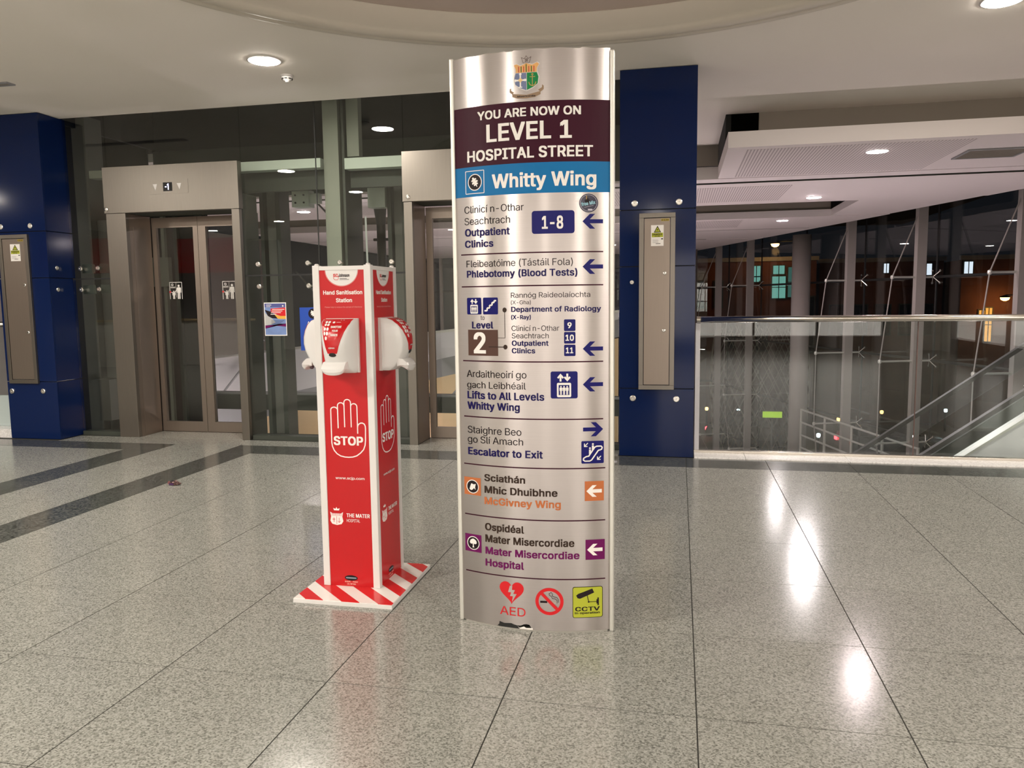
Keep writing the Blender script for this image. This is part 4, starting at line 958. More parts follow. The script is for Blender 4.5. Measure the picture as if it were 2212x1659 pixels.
for k, dx in enumerate((-.033, -.022, -.011, 0, .011, .022, .033)): (g if k % 2 else f).rect(cx + dx - .0024, 2.4595, cx + dx + .0024, 2.4835 + (.008 if k == 3 else 0))
f.emit(tm, 'red_pale', mat('vermilion_print', (.50, .08, .03), .4), crest, .0014); g.emit(tm, 'green_pale', mat('olive_print', (.08, .11, .01), .4), crest, .0014)
Flat().poly([(cx - .046, 2.457), (cx, 2.457), (cx, 2.385), (cx - .028, 2.396), (cx - .048, 2.411), (cx - .052, 2.438)]).emit(tm, 'blue_field', M_INKSL, crest, .0011)
Flat().poly([(cx + .002, 2.457), (cx + .045, 2.457), (cx + .052, 2.438), (cx + .048, 2.411), (cx + .028, 2.397), (cx + .002, 2.386)]).emit(tm, 'green_field', M_INKGR, crest, .0011)
kx = cx - .026
Flat().rect(kx - .003, 2.397, kx + .003, 2.452).rect(kx - .021, 2.424, kx + .021, 2.431).disc(kx, 2.4525, .0055, n=10).disc(kx - .021, 2.4275, .0055, n=10).disc(kx + .021, 2.4275, .0055, n=10).rect(kx - .008, 2.397, kx + .008, 2.401).emit(tm, 'cross', M_INKW, crest, .0015)
Flat().disc(kx, 2.428, .0105, n=4).emit(tm, 'cross_centre', mat('pale_gold_print', (.72, .52, .25), .4), crest, .0018)
ax = cx + .026
Flat().rect(ax - .0014, 2.404, ax + .0014, 2.446).ring(ax, 2.449, .002, .0045, n=12).rect(ax - .012, 2.438, ax + .012, 2.4405).stroke([(ax - .015, 2.417), (ax - .011, 2.407), (ax, 2.402), (ax + .011, 2.407), (ax + .015, 2.417)], .0035).emit(tm, 'anchor', M_INKGO, crest, .0015)
bcol = mat('ribbon_bronze_print', (.26, .17, .10), .4)
Flat().poly([(cx - .062, 2.374), (cx, 2.3665), (cx + .060, 2.379), (cx + .060, 2.366), (cx + .035, 2.3555), (cx, 2.352), (cx - .040, 2.354), (cx - .062, 2.361)]).poly([(cx - .062, 2.372), (cx - .074, 2.381), (cx - .073, 2.395), (cx - .067, 2.398), (cx - .067, 2.387), (cx - .054, 2.380)]).poly([(cx + .060, 2.376), (cx + .074, 2.386), (cx + .074, 2.400), (cx + .067, 2.406), (cx + .066, 2.394), (cx + .050, 2.385)]).emit(tm, 'motto_ribbon', bcol, crest, .0011)
Flat().text('Misericordia', cx - .040, cx + .038, 2.3585, 2.3645, 'b').emit(tm, 'lettering', M_INKK, crest, .0015)
Flat().stroke([(cx - .021, 2.520), (cx - .013, 2.497), (cx + .013, 2.497), (cx + .021, 2.521), (cx + .008, 2.514), (cx, 2.526), (cx - .008, 2.514)], .0018, True).text('IR', cx - .006, cx + .007, 2.502, 2.514, 'b').emit(tm, 'crown', mat('crown_brown_print', (.10, .06, .05), .4), crest, .0011)

# ================================================================== HAND SANITISER STATION
SX0, SX1, SY0, SY1, SH = -1.812, -1.500, 3.690, 4.055, 1.690
stn = thing('sanitiser_station', 'red and white hand sanitisation station with STOP hand print beside the totem', 'sanitiser station', ((SX0 + SX1) / 2, (SY0 + SY1) / 2, 0))
def striped():
    m = mat('red_white_hazard_stripes', (0.60, 0.02, 0.02), 0.22)
    nt = m.node_tree; N = nt.nodes; L = nt.links; b = N['Principled BSDF']
    g = N.new('ShaderNodeNewGeometry'); s = N.new('ShaderNodeVectorMath'); s.operation = 'DOT_PRODUCT'; s.inputs[1].default_value = (0.68, 0.733, 0)
    L.new(g.outputs['Position'], s.inputs[0])
    a = N.new('ShaderNodeMath'); a.operation = 'MULTIPLY_ADD'; a.inputs[1].default_value = 1 / 0.132; a.inputs[2].default_value = 0.48; L.new(s.outputs['Value'], a.inputs[0])
    f = N.new('ShaderNodeMath'); f.operation = 'FRACT'; L.new(a.outputs[0], f.inputs[0])
    c = N.new('ShaderNodeMath'); c.operation = 'LESS_THAN'; c.inputs[1].default_value = 0.5; L.new(f.outputs[0], c.inputs[0])
    mx = N.new('ShaderNodeMix'); mx.data_type = 'RGBA'; mx.inputs[6].default_value = (0.60, 0.018, 0.02, 1); mx.inputs[7].default_value = (0.78, 0.75, 0.72, 1)
    L.new(c.outputs[0], mx.inputs[0]); L.new(mx.outputs[2], b.inputs['Base Color']); return m
bx('base_plate', -1.887, -1.360, 3.492, 4.100, 0.0, 0.022, M_WHITE, stn, .002)
bx('base_top_print', -1.884, -1.363, 3.495, 4.097, 0.022, 0.0245, striped(), stn)
pw = 0.036
for x0 in (SX0, SX1 - pw):
    for y0 in (SY0, SY1 - pw):
        p = bx('corner_post', x0, x0 + pw, y0, y0 + pw, 0.0245, SH - .004, M_WHITE, stn, .003)
        obj('post_cap', lathe(BM(), [(.012, 0), (.012, .005), (.006, .009), (0, .009)], (x0 + pw / 2, y0 + pw / 2, SH - .004), 14), M_WHITE, p)
g = .006
bx('side_panel', SX0 + pw, SX1 - pw, SY0 + g, SY0 + g + .006, .0245, SH - .02, M_RED, stn, label='front red printed panel')
bx('side_panel', SX0 + pw, SX1 - pw, SY1 - g - .006, SY1 - g, .0245, SH - .02, M_RED, stn)
bx('side_panel', SX0 + g, SX0 + g + .006, SY0 + pw, SY1 - pw, .0245, SH - .02, M_RED, stn)
bx('side_panel', SX1 - g - .006, SX1 - g, SY0 + pw, SY1 - pw, .0245, SH - .02, M_RED, stn, label='right red printed panel')
for a in ((SX0 + pw, SX1 - pw, SY0 + .002, SY0 + .010), (SX0 + pw, SX1 - pw, SY1 - .010, SY1 - .002), (SX0 + .002, SX0 + .010, SY0 + pw, SY1 - pw), (SX1 - .010, SX1 - .002, SY0 + pw, SY1 - pw)):
    bx('top_rim', a[0], a[1], a[2], a[3], SH - .028, SH - .008, M_WHITE, stn)
bx('top_plate', SX0 + .03, SX1 - .03, SY0 + .03, SY1 - .03, SH - .05, SH - .045, M_WHITE, stn)
PCX = -1.656
def station_print(mf):
    c = 0.0
    top = SH - .028
    g0 = Flat().disc(c, top, .086, .078, 40, 180, 360).emit(mf, 'logo_ground', M_WHITE, stn, .0006)
    Flat().stroke([(c + .0885 * cos(pi + pi * i / 24), top + .0805 * sin(pi + pi * i / 24)) for i in range(25)], .0018, False, False).emit(mf, 'logo_outline', mat('pink_print', (.75, .35, .33), .4), g0, .0009)
    Flat().text('SC', c - .042, c - .019, 1.628, 1.643, 'x').stroke([(c - .043, 1.643), (c - .043, 1.620), (c - .036, 1.613), (c - .022, 1.613), (c - .017, 1.619), (c - .017, 1.634)], .0022).emit(mf, 'logo_mark', M_INKR, g0, .0012)
    f = Flat().text('Johnson', c - .016, c + .043, 1.628, 1.643, 'x')
    for k in range(2): f.rect(c - .010, 1.619 - .006 * k, c + (.028, .040)[k], 1.6212 - .006 * k)
    f.emit(mf, 'logo_lettering', M_INKK, g0, .0012)
    f = Flat().text('Hand Sanitisation', c - .102, c + .108, 1.541, 1.560, 'b').text('Station', c - .034, c + .052, 1.502, 1.521, 'b')
    f.emit(mf, 'lettering', M_INKW, stn, .0008)
    Flat().text('Please help to reduce the spread of infections', c - .096, c + .104, 1.474, 1.481, 'r').emit(mf, 'small_lettering', mat('rose_print', (.70, .28, .26), .4), stn, .0008)
    P = [(-1.703, .862), (-1.703, .955), (-1.706, .962), (-1.713, .967), (-1.722, .969), (-1.731, .967), (-1.738, .962), (-1.7405, .954), (-1.741, .860), (-1.741, .785), (-1.738, .765), (-1.729, .744), (-1.714, .727), (-1.695, .716), (-1.672, .711), (-1.650, .710), (-1.628, .712), (-1.606, .719), (-1.585, .734), (-1.568, .752), (-1.559, .775), (-1.556, .80), (-1.554, .860), (-1.555, .874), (-1.560, .884), (-1.569, .889), (-1.579, .889), (-1.589, .884), (-1.595, .876), (-1.597, .865), (-1.597, .836)]
    h = Flat().stroke([(x + 1.656 + c, z) for x, z in P], .0058)
    for x0, x1, zt, zl in ((-1.703, -1.667, .992, .868), (-1.667, -1.631, 1.009, .868), (-1.631, -1.597, .988, .836)):
        r = (x1 - x0) / 2; arc = [((x0 + x1) / 2 - r * cos(pi * i / 8), zt - r * .9 + r * .9 * sin(pi * i / 8)) for i in range(9)]
        h.stroke([(x + 1.656 + c, z) for x, z in [(x0, .955)] + arc + [(x1, zl)]], .0055)
    h.emit(mf, 'stop_hand', M_INKW, stn, .0008, label='white outlined open palm')
    Flat().text('STOP', c - .074, c + .087, .774, .817, 'x').emit(mf, 'lettering', M_INKW, stn, .0014)
    Flat().text('www.scjp.com', c - .072, c + .088, .594, .607, 'm').emit(mf, 'lettering', M_INKW, stn, .0008)
    q = c - .073
    Flat().poly([(q - .036, .420), (q - .024, .412), (q + .024, .412), (q + .036, .420), (q + .031, .396), (q + .036, .372), (q + .026, .356), (q, .350), (q - .026, .356), (q - .036, .372), (q - .031, .396)]).poly([(q - .014, .428), (q - .018, .440), (q - .005, .436), (q, .446), (q + .005, .436), (q + .018, .440), (q + .014, .428)]).emit(mf, 'hospital_crest', M_INKW, stn, .0008)
    f = Flat()
    for k in range(9): f.rect(q - .027 + .0065 * k, .399, q - .025 + .0065 * k, .412)
    f.rect(q - .001, .354, q + .001, .397).rect(q - .017, .366, q - .014, .390).rect(q - .024, .379, q - .008, .382).rect(q + .012, .364, q + .0145, .390).stroke([(q + .006, .372), (q + .013, .364), (q + .021, .372)], .002)
    f.emit(mf, 'crest_detail', M_INKR, stn, .0012)
    Flat().text('THE MATER', c - .018, c + .110, .395, .414, 'b').text('HOSPITAL', c - .018, c + .056, .369, .385, 'r').emit(mf, 'lettering', M_INKW, stn, .0008)
    o = Flat().disc(c - .004, .070, .036, .0145, 30).emit(mf, 'maker_badge', M_INKK, stn, .0008, label='small dark oval maker badge')
    Flat().stroke([(c - .030, .070), (c + .022, .070)], .007).emit(mf, 'badge_stripe', mat('badge_blue', (.22, .28, .33), .4), o, .0012)
    Flat().text('SHAPE - PRINT', c - .040, c + .034, .046, .053, 'b').text('I.D. RETAIL', c - .028, c + .022, .034, .041, 'b').emit(mf, 'lettering', mat('salmon_print', (.80, .42, .36), .4), stn, .0008)
station_print(lambda u, v, o: (PCX + u, SY0 + g - o, v))
SCY = (SY0 + SY1) / 2
station_print(lambda u, v, o: (SX1 - g + o, SCY + u, v))

def dispenser(frame, label):
    """frame(a, d, z): a across, d out from the panel, z up (0 at the foot of the shell)"""
    Z0 = 1.150; HT = 0.270
    prof = [(.0, .000, .084), (.062, .000, .078), (.090, .022, .070), (.108, .046, .064), (.126, .070, .060), (.140, .100, .060), (.147, .135, .062), (.145, .170, .066), (.135, .205, .071), (.117, .236, .076), (.090, .257, .080), (.055, .268, .082), (.0, .270, .084)]
    na = 17
    def surf(a, i):
        i0 = int(min(i, len(prof) - 1.0001)); t = i - i0
        d = prof[i0][0] * (1 - t) + prof[i0 + 1][0] * t; z = prof[i0][1] * (1 - t) + prof[i0 + 1][1] * t; w = prof[i0][2] * (1 - t) + prof[i0 + 1][2] * t
        dd = d * (1 - .22 * abs(a) ** 3.0) if d > 0 else 0
        return (a * w, dd, Z0 + z)
    bm = BM(); G = []
    for i in range(len(prof)):
        row = []
        for k in range(na):
            a = -1 + 2 * k / (na - 1); x, d, z = surf(a, i); row.append(bm.verts.new(frame(x, d, z)))
        G.append(row)
    for i in range(len(prof) - 1):
        for k in range(na - 1): bm.faces.new((G[i][k], G[i][k + 1], G[i + 1][k + 1], G[i + 1][k]))
    # side walls back to the panel
    for k, s in ((0, -1), (na - 1, 1)):
        ring = [G[i][k] for i in range(len(prof))]
        bk = [bm.verts.new(frame(s * .084, 0.0, surf(s, i)[2])) for i in range(len(prof))]
        for i in range(len(prof) - 1):
            try: bm.faces.new((ring[i], ring[i + 1], bk[i + 1], bk[i]) if s > 0 else (ring[i + 1], ring[i], bk[i], bk[i + 1]))
            except ValueError: pass
    bmesh.ops.remove_doubles(bm, verts=bm.verts[:], dist=.0004)
    bmesh.ops.recalc_face_normals(bm, faces=bm.faces[:])
    sh = obj('dispenser', bm, M_PLAST, stn, smooth=True, label=label)
    # red label following the shell: wide at the top, narrow at the window
    def lab(u, v, o):           # u -1..1 across the label, v 0..1 up
        i = 5.05 + v * (11.0 - 5.05); a = u * (0.40 + 0.55 * max(0.0, min(1.0, v * 1.35)) ** 0.8)
        x, d, z = surf(a, i); x2, d2, z2 = surf(a, i + .05)
        tn = Vector((0, d2 - d, z2 - z)); n = Vector((0, tn.z, -tn.y)).normalized() if tn.length > 0 else Vector((0, 1, 0))
        return frame(x, d + n.y * o, z + n.z * o)
    bm = BM(); gl = [[bm.verts.new(lab(-1 + 2 * k / 16, j / 18, .0010)) for k in range(17)] for j in range(19)]
    for j in range(18):
        for k in range(16): bm.faces.new((gl[j][k], gl[j][k + 1], gl[j + 1][k + 1], gl[j + 1][k]))
    obj('red_label', bm, M_RED, sh, smooth=True)
    def lab2(u, v, o):          # the print keeps its own upright grid
        wv = 0.40 + 0.55 * max(0.0, min(1.0, v * 1.35)) ** 0.8
        return lab(u * .86 / wv, v, o)
    f = Flat()
    for k, (u, v) in enumerate(((-.66, .80), (-.42, .80), (-.66, .70), (-.42, .70), (-.68, .58), (-.43, .58), (-.68, .47), (-.43, .47), (-.52, .36))): f.disc(u, v, .100, .044, 16)
    f.emit(lambda u, v, o: lab2(u, v, o + .0012), 'pictogram_dots', M_INKW, sh, .0006)
    f = Flat(); f.text('SANITISE', -.18, .66, .61, .66, 'x').text('YOUR', -.03, .46, .51, .56, 'x').text('HANDS', -.12, .50, .41, .46, 'x').rect(.30, .905, .40, .92).rect(.48, .905, .60, .92).disc(-.06, .79, .10, .035, 12).rect(.12, .785, .46, .795).text('scjohnson', -.30, .30, .12, .155, 'x')
    f.emit(lambda u, v, o: lab2(u, v, o + .0012), 'label_print', M_INKW, sh, .0006)
    f = Flat().disc(0, -.035, .80, .055, 20); f.emit(lambda u, v, o: lab(u, max(v, -.09), o), 'level_window', M_BLACK, sh, .0016)
    # push lever: a pad with a rounded lower lip
    lp = [(.098, .062), (.130, .058), (.150, .040), (.158, .026), (.157, .010), (.150, -.004), (.140, -.006), (.132, .002), (.118, .012), (.100, .020)]
    bm = BM(); rows = []
    for (d, z) in lp:
        row = []
        for k in range(13):
            q = -1 + k / 6; e = sqrt(max(0, 1 - abs(q) ** 2.6)); zz = .026 + (z - .026) * (e if z < .026 and d > .11 else 1)
            row.append(bm.verts.new(frame(.060 * q, d - .012 * q * q, Z0 + zz)))
        rows.append(row)
    n = len(rows)
    for i in range(n):
        for k in range(12): bm.faces.new((rows[i][k], rows[i][k + 1], rows[(i + 1) % n][k + 1], rows[(i + 1) % n][k]))
    bm.faces.new([r[0] for r in rows]); bm.faces.new([r[-1] for r in rows][::-1])
    bmesh.ops.recalc_face_normals(bm, faces=bm.faces[:])
    obj('push_lever', bm, M_PLAST, sh, smooth=False)
    bm = BM()
    c8 = [frame(sa * .0855, dd, Z0 + zz) for zz in (-.001, .271) for (sa, dd) in ((-1, 0), (1, 0), (1, .016), (-1, .016))]
    vv = [bm.verts.new(p) for p in c8]
    for q in ((3, 2, 1, 0), (4, 5, 6, 7), (0, 1, 5, 4), (1, 2, 6, 5), (2, 3, 7, 6), (3, 0, 4, 7)): bm.faces.new([vv[a] for a in q])
    bmesh.ops.recalc_face_normals(bm, faces=bm.faces[:]); obj('back_plate', bm, M_WHITE, sh)
    bm = BM()
    cx, cy, cz = frame(0, .118, Z0 + .008); lathe(bm, [(.012, .014), (.012, -.004), (.006, -.010), (0, -.010)], (cx, cy, cz), 12); obj('nozzle', bm, mat('smoky_nozzle', (.10, .06, .07), .3), sh)
dispenser(lambda a, d, z: (PCX + a, SY0 + g - d, z), 'front white dispenser with red label')
dispenser(lambda a, d, z: (SX1 - g + d, SCY + a, z), 'right-hand white dispenser')
dispenser(lambda a, d, z: (SX0 + g - d, SCY - a, z), 'left-hand white dispenser')

# crumpled wrapper dropped on the floor by the dark strip
rw = random.Random(3)
wr_ = thing('crumpled_wrapper', 'small crumpled reddish-brown wrapper lying on the floor by the dark strip', 'litter', (-4.105, 5.690, 0))
bm = BM(); n, k = 16, 7; rings = []
for i in range(n + 1):
    t = i / n; rr = .019 * (sin(pi * min(max(t * 1.02, .03), .97)) ** .5) * (1.15 if abs(t - .5) < .18 else .85); row = []
    for j in range(k * 2):
        a = 2 * pi * j / (k * 2); q = rr * (1 + rw.uniform(-.38, .38))
        row.append(bm.verts.new((-4.105 + (t - .5) * .118, 5.69 + q * cos(a), max(.001, .017 + q * sin(a)))))
    rings.append(row)
for a, b in zip(rings, rings[1:]):
    for j in range(k * 2): bm.faces.new((a[j], a[(j + 1) % (k * 2)], b[(j + 1) % (k * 2)], b[j]))
bm.faces.new(rings[0][::-1]); bm.faces.new(rings[-1]); bmesh.ops.recalc_face_normals(bm, faces=bm.faces[:])
obj('foil', bm, mat('crumpled_brown_foil', (.12, .065, .06), .3, .4, vary=.5, vscale=60), wr_)
bm = BM(); box(bm, -4.145, -4.105, 5.668, 5.674, .004, .020); obj('purple_print', bm, mat('dark_purple_print', (.06, .02, .08), .4), wr_)
bm = BM(); vs = [bm.verts.new(p) for p in ((-4.14, 5.675, .034), (-4.10, 5.672, .037), (-4.105, 5.69, .042), (-4.138, 5.69, .040))]; bm.faces.new(vs); obj('shiny_flap', bm, M_CHROME, wr_)
bm = BM(); vs = [bm.verts.new(p) for p in ((-4.170, 5.68, .006), (-4.152, 5.672, .012), (-4.150, 5.69, .034), (-4.168, 5.692, .030))]; bm.faces.new(vs); obj('red_flap', bm, mat('dull_dark_red_foil', (.16, .03, .03), .4), wr_)

# ================================================================== ATRIUM GLAZING BEYOND THE BALUSTRADE
A0, B0 = Vector((0.9, 29.0, 0)), Vector((7.3, 9.3, 0))
TD = (B0 - A0).normalized(); OUT = Vector((-TD.y, TD.x, 0)); OUT = OUT if OUT.x > 0 else -OUT
gw = struct('window_2', (4.0, 19.5, 0))
posts = [Vector((6.42, 12.0, 0)), Vector((5.57, 14.62, 0)), Vector((4.72, 17.25, 0)), Vector((3.90, 19.75, 0)), Vector((3.00, 22.5, 0)), Vector((2.12, 25.26, 0)), Vector((1.30, 27.78, 0))]
ZT = [1.87, 0.18, -1.50, -3.2]
def obox(bm, c, hu, hv, z0, z1):
    vs = []
    for z in (z0, z1):
        for su, sv in ((-1, -1), (1, -1), (1, 1), (-1, 1)): p = c + TD * hu * su + OUT * hv * sv; vs.append(bm.verts.new((p.x, p.y, z)))
    for f in ((3, 2, 1, 0), (4, 5, 6, 7), (0, 1, 5, 4), (1, 2, 6, 5), (2, 3, 7, 6), (3, 0, 4, 7)): bm.faces.new([vs[i] for i in f])
    bmesh.ops.recalc_face_normals(bm, faces=bm.faces[:]); return bm
GO = 0.36
for i, p in enumerate(posts):
    if i == 4: continue
    obj('glazing_post', obox(BM(), p, .055, .10, -4.5, 3.95), M_POST, gw)
    bm = BM()
    tips = [(.0, 3.3), (.58, 1.87), (.78, .18), (.78, -1.5), (.58, -3.2), (0, -4.3)]
    polytube(bm, [((p - OUT * s).x, (p - OUT * s).y, z) for s, z in tips], .012, 8)
    obj('tension_rod', bm, M_POST, gw)
    for (s, z) in tips[1:5]:
        bm = BM(); q = p - OUT * s; e = p + OUT * (GO - .08); tube(bm, (q.x, q.y, z), (e.x, e.y, z), .020, 10); lathe(bm, [(0, -.05), (.032, -.03), (.038, 0), (.032, .03), (0, .05)], (q.x, q.y, z), 12)
        obj('strut', bm, M_ALUT, gw)
jl = [Vector((7.3, 9.3, 0))] + posts + [Vector((.9, 29.0, 0))]
jl = [j + OUT * GO for j in jl]
for i in range(len(jl) - 1):
    a, b = jl[i], jl[i + 1]; mid = (a + b) / 2; hl = (a - b).length / 2 - .006
    zs = [-4.5, -3.2, -1.5, .18, 1.87, 3.4, 7.0]
    for z0, z1 in zip(zs, zs[1:]):
        bm = BM(); v = [bm.verts.new((mid + TD * s * hl).to_tuple()[:2] + (z,)) for s, z in ((-1, z0 + .006), (1, z0 + .006), (1, z1 - .006), (-1, z1 - .006))]; bm.faces.new(v)
        v2 = [bm.verts.new((q.co + OUT * .016)) for q in v]; bm.faces.new(v2[::-1])
        obj('glass_pane', bm, M_GLASSF, gw)
    if 0 < i < len(jl) - 1:
        obj('joint_seal', obox(BM(), a + OUT * .008, .022, .012, -4.5, 7.0), M_GASKET, gw)
        for z in ZT:
            bm = BM(); c = a - OUT * .07
            for su in (-1, 1):
                for sz in (-1, 1):
                    e = a + TD * .12 * su; tube(bm, (c.x, c.y, z), (e.x, e.y, z + .12 * sz), .011, 8)
                    e2 = e - OUT * .01; e3 = e + OUT * .004; tube(bm, (e2.x, e2.y, z + .12 * sz), (e3.x, e3.y, z + .12 * sz), .026, 12)
            obj('spider_fitting', bm, M_CHROME, gw)
for z in (1.87, .18, -1.5, -3.2):
    a, b = jl[0] - OUT * .03, jl[-1] - OUT * .03; bm = BM(); polytube(bm, [(a.x, a.y, z), (b.x, b.y, z)], .028, 8)
    obj('glass_joint_bar', bm, M_GASKET, gw)
gw3 = struct('window_3', (-6, 29.4, 0))
for x in range(-13, 1, 2):
    bx('glass_pane', x + .01, x + 1.99, 29.36, 29.37, -4.5, 4.0, M_GLASSF, gw3)
    bx('glazing_post', x - .05, x + .05, 29.2, 29.34, -4.5, 4.0, M_POST, gw3)
for z in (1.87, .18, -1.5): bx('glazing_bar', -13, 1.2, 29.30, 29.35, z - .03, z + .03, M_GASKET, gw3)

for k, (x, y, r, lab) in enumerate(((3.14, 22.0, .235, 'grey round steel column rising to the rafts beyond the balustrade'), (.42, 27.4, .16, 'grey round steel column farthest away, just right of the blue column'))):
    t = thing('round_column', lab, 'column', (x, y, -4.5))
    obj('shaft', lathe(BM(), [(r, 0), (r, 7.62)], (x, y, -4.5), 28), M_POST, t, smooth=True); obj('collar', lathe(BM(), [(r + .02, 0), (r + .02, .08)], (x, y, -4.45), 28), M_STEEL, t)

# escalator climbing to the right below the balustrade
es = thing('escalator', 'escalator rising to the right behind the glass balustrade', 'escalator', (3.0, 9.3, -4.5))
SL = 0.745
def er(x, y, zr, z0): return None
for (y, zc, nm) in ((8.60, .544, 'near'), (10.0, .537, 'far')):
    xs_, xe_ = -0.4, 5.3
    f = lambda x: zc + SL * (x - 3.352)
    obj('handrail', prism(BM(), [(xs_, f(xs_) - .035), (xe_, f(xe_) - .035), (xe_, f(xe_) + .02), (xs_, f(xs_) + .02)], y - .035, y + .035, 'y'), mat('black_rubber_handrail', (.025, .024, .024), .45), es)
    obj('glass_balustrade', prism(BM(), [(xs_, f(xs_) - .27), (xe_, f(xe_) - .27), (xe_, f(xe_) - .046), (xs_, f(xs_) - .046)], y - .006, y + .006, 'y'), M_GLASSB, es)
    dn = .275 if y < 9 else .60
    obj('skirt_panel', prism(BM(), [(xs_, f(xs_) - 1.35), (xe_, f(xe_) - 1.35), (xe_, f(xe_) - dn), (xs_, f(xs_) - dn)], y - .07, y + .05, 'y'), M_PARA if y < 9 else M_SHAFTD, es)
    if y < 9: obj('deck_trim', prism(BM(), [(xs_, f(xs_) - .275), (xe_, f(xe_) - .275), (xe_, f(xe_) - .245), (xs_, f(xs_) - .245)], y - .09, y + .07, 'y'), M_ALUT, es)
for i in range(27):
    x = -0.4 + i * .21; z = -.55 + SL * (x - 3.352)
    bx('step', x, x + .24, 8.68, 9.92, z + .1, z + .22, M_SHAFTD, es)
# parapets of the stair and bridge seen past the lift shaft
pp = thing('bridge_parapet', 'white and timber-faced parapet rising behind the lift shaft', 'parapet', (-5.5, 12, -4.5))
zt = lambda x: .65 + .105 * (x + 7.04)
zm = lambda x: .02 + .20 * (x + 7.04)
obj('white_face', prism(BM(), [(-10, zm(-10) - .2), (-.9, min(zt(-.9) - .1, zm(-.9))), (-.9, zt(-.9)), (-10, zt(-10))], 12.0, 12.12, 'y'), M_PARA, pp)
obj('grey_face', prism(BM(), [(-10, zm(-10) - .55), (-.9, zm(-.9) - .32), (-.9, zm(-.9) - .02), (-10, zm(-10) - .2)], 12.02, 12.10, 'y'), M_GREYP, pp)
obj('coping', prism(BM(), [(-10, zt(-10)), (-.9, zt(-.9)), (-.9, zt(-.9) + .04), (-10, zt(-10) + .04)], 11.95, 12.17, 'y'), M_ALUT, pp)
bm = BM()
for k in range(5):
    x0 = -10 + k * 1.82; prism(bm, [(x0, -3.0), (x0 + 1.812, -3.0), (x0 + 1.812, zm(x0 + 1.81) - .34), (x0, zm(x0) - .34)], 12.04, 12.10, 'y')
obj('timber_panel', bm, M_CREAM, pp)
for (x, s) in ((-7.6, 1), (-3.75, -1), (-3.6, 1)):
    obj('tie_rod', tube(BM(), (x, 11.8, -.1), (x + .9 * s, 11.8, .9), .018, 8), M_GREYP, pp)

# lower level guard rail inside the glazing
gr = thing('guard_rail', 'grey four-bar guard rail on the lower level beyond the glazing posts', 'railing', (3.8, 18.8, -4.5))
a, b = Vector((3.12, 21.2, 0)), Vector((4.62, 16.5, 0)); dd = (b - a)
for k in range(4):
    z = -1.40 - .33 * k; bm = BM(); tube(bm, (a.x, a.y, z), (b.x, b.y, z - .10), .025, 8); obj('rail', bm, M_ALUT, gr)
for k in range(5):
    p = a + dd * (k / 4); bm = BM(); tube(bm, (p.x, p.y, -2.9), (p.x, p.y, -1.38 - .025 * k), .032, 8); obj('rail_post', bm, M_ALUT, gr)
obj('landing', prism(BM(), [(3.0, 21.6), (2.4, 21.4), (4.0, 16.2), (4.9, 16.4)], -3.1, -2.9), M_GREYP, gr)

# ================================================================== NIGHT STREET OUTSIDE
gd = struct('ground', (10, 45, -5.5)); obj('road', box(BM(), -30, 60, 30.5, 110, -5.8, -5.5), M_ROAD, gd); obj('road', prism(BM(), [(8.6, 8), (60, 8), (60, 30.5), (1.7, 30.5)], -5.8, -5.5), M_ROAD, gd)
GLW = {'teal': emitter('lit_teal_window', (.30, .72, .60), .55), 'dim': emitter('dim_teal_window', (.20, .50, .42), .22), 'white': emitter('lit_white_window', (.80, .85, .95), 1.1), 'orange': emitter('lit_orange_doorway', (1.0, .42, .08), 1.2), 'dark': mat('dark_window', (.01, .012, .015), .1)}
def building(label, x0, x1, y, z1, m, wins):
    t = thing('building', label, 'building', ((x0 + x1) / 2, y, -5.5))
    bx('wall', x0, x1, y, y + 8, -5.5, z1, m, t); bx('parapet', x0 - .1, x1 + .1, y - .12, y + .1, z1, z1 + .22, M_GREYP, t)
    for (a, b, c, d, k) in wins:
        w = bx('window', a - .06, b + .06, y - .06, y - .001, c - .06, d + .06, M_SHAFTD, t); bx('pane', a, b, y - .075, y - .061, c, d, GLW[k], w)
        bx('glazing_bar', (a + b) / 2 - .02, (a + b) / 2 + .02, y - .09, y - .076, c, d, M_BLACK, w)
        if d - c > .8: bx('glazing_bar', a, b, y - .09, y - .076, (c + d) / 2 - .02, (c + d) / 2 + .02, M_BLACK, w)
building('dark brick building with teal lit windows across the street', .2, 7.2, 45, 3.45, M_BRICK,
         [(3.90, 4.30, 2.66, 3.20, 'teal'), (3.90, 4.30, 2.35, 2.60, 'teal'), (4.97, 5.55, 2.75, 3.2, 'teal'), (4.93, 5.62, 1.45, 2.62, 'teal'), (5.75, 6.2, 1.5, 3.1, 'dim'), (.9, 1.3, 1.0, 2.4, 'dark'), (1.9, 2.3, 1.0, 2.4, 'dark'), (2.6, 3.0, -1.2, .4, 'dark'), (4.2, 4.7, -1.4, .2, 'dark'), (6.5, 7.1, -1.5, 1.5, 'dark')])
building('long dark brick building with a few white lit windows behind the right glazing', 7.6, 13.9, 46.5, 3.35, M_BRICK,
         [(10.9, 11.15, 2.75, 3.35 - .1, 'white'), (12.75, 13.3, 2.6, 3.2, 'white'), (8.2, 8.9, -.6, 1.0, 'dark'), (9.4, 10.1, -.6, 1.0, 'dark'), (10.6, 11.3, -.6, 1.0, 'dark'), (11.8, 12.5, -.6, 1.0, 'dark'), (12.8, 13.4, -.6, 1.0, 'dark')])
building('dark building with an orange lit doorway at the far right', 14.25, 26, 44.8, 3.3, M_BRICK,
         [(14.35, 14.75, 2.6, 3.2, 'white'), (15.45, 15.75, -.9, .82, 'orange'), (15.15, 15.4, .2, .7, 'orange'), (17.0, 17.7, -.8, 1.2, 'dark'), (18.8, 19.5, -.8, 1.2, 'dark')])
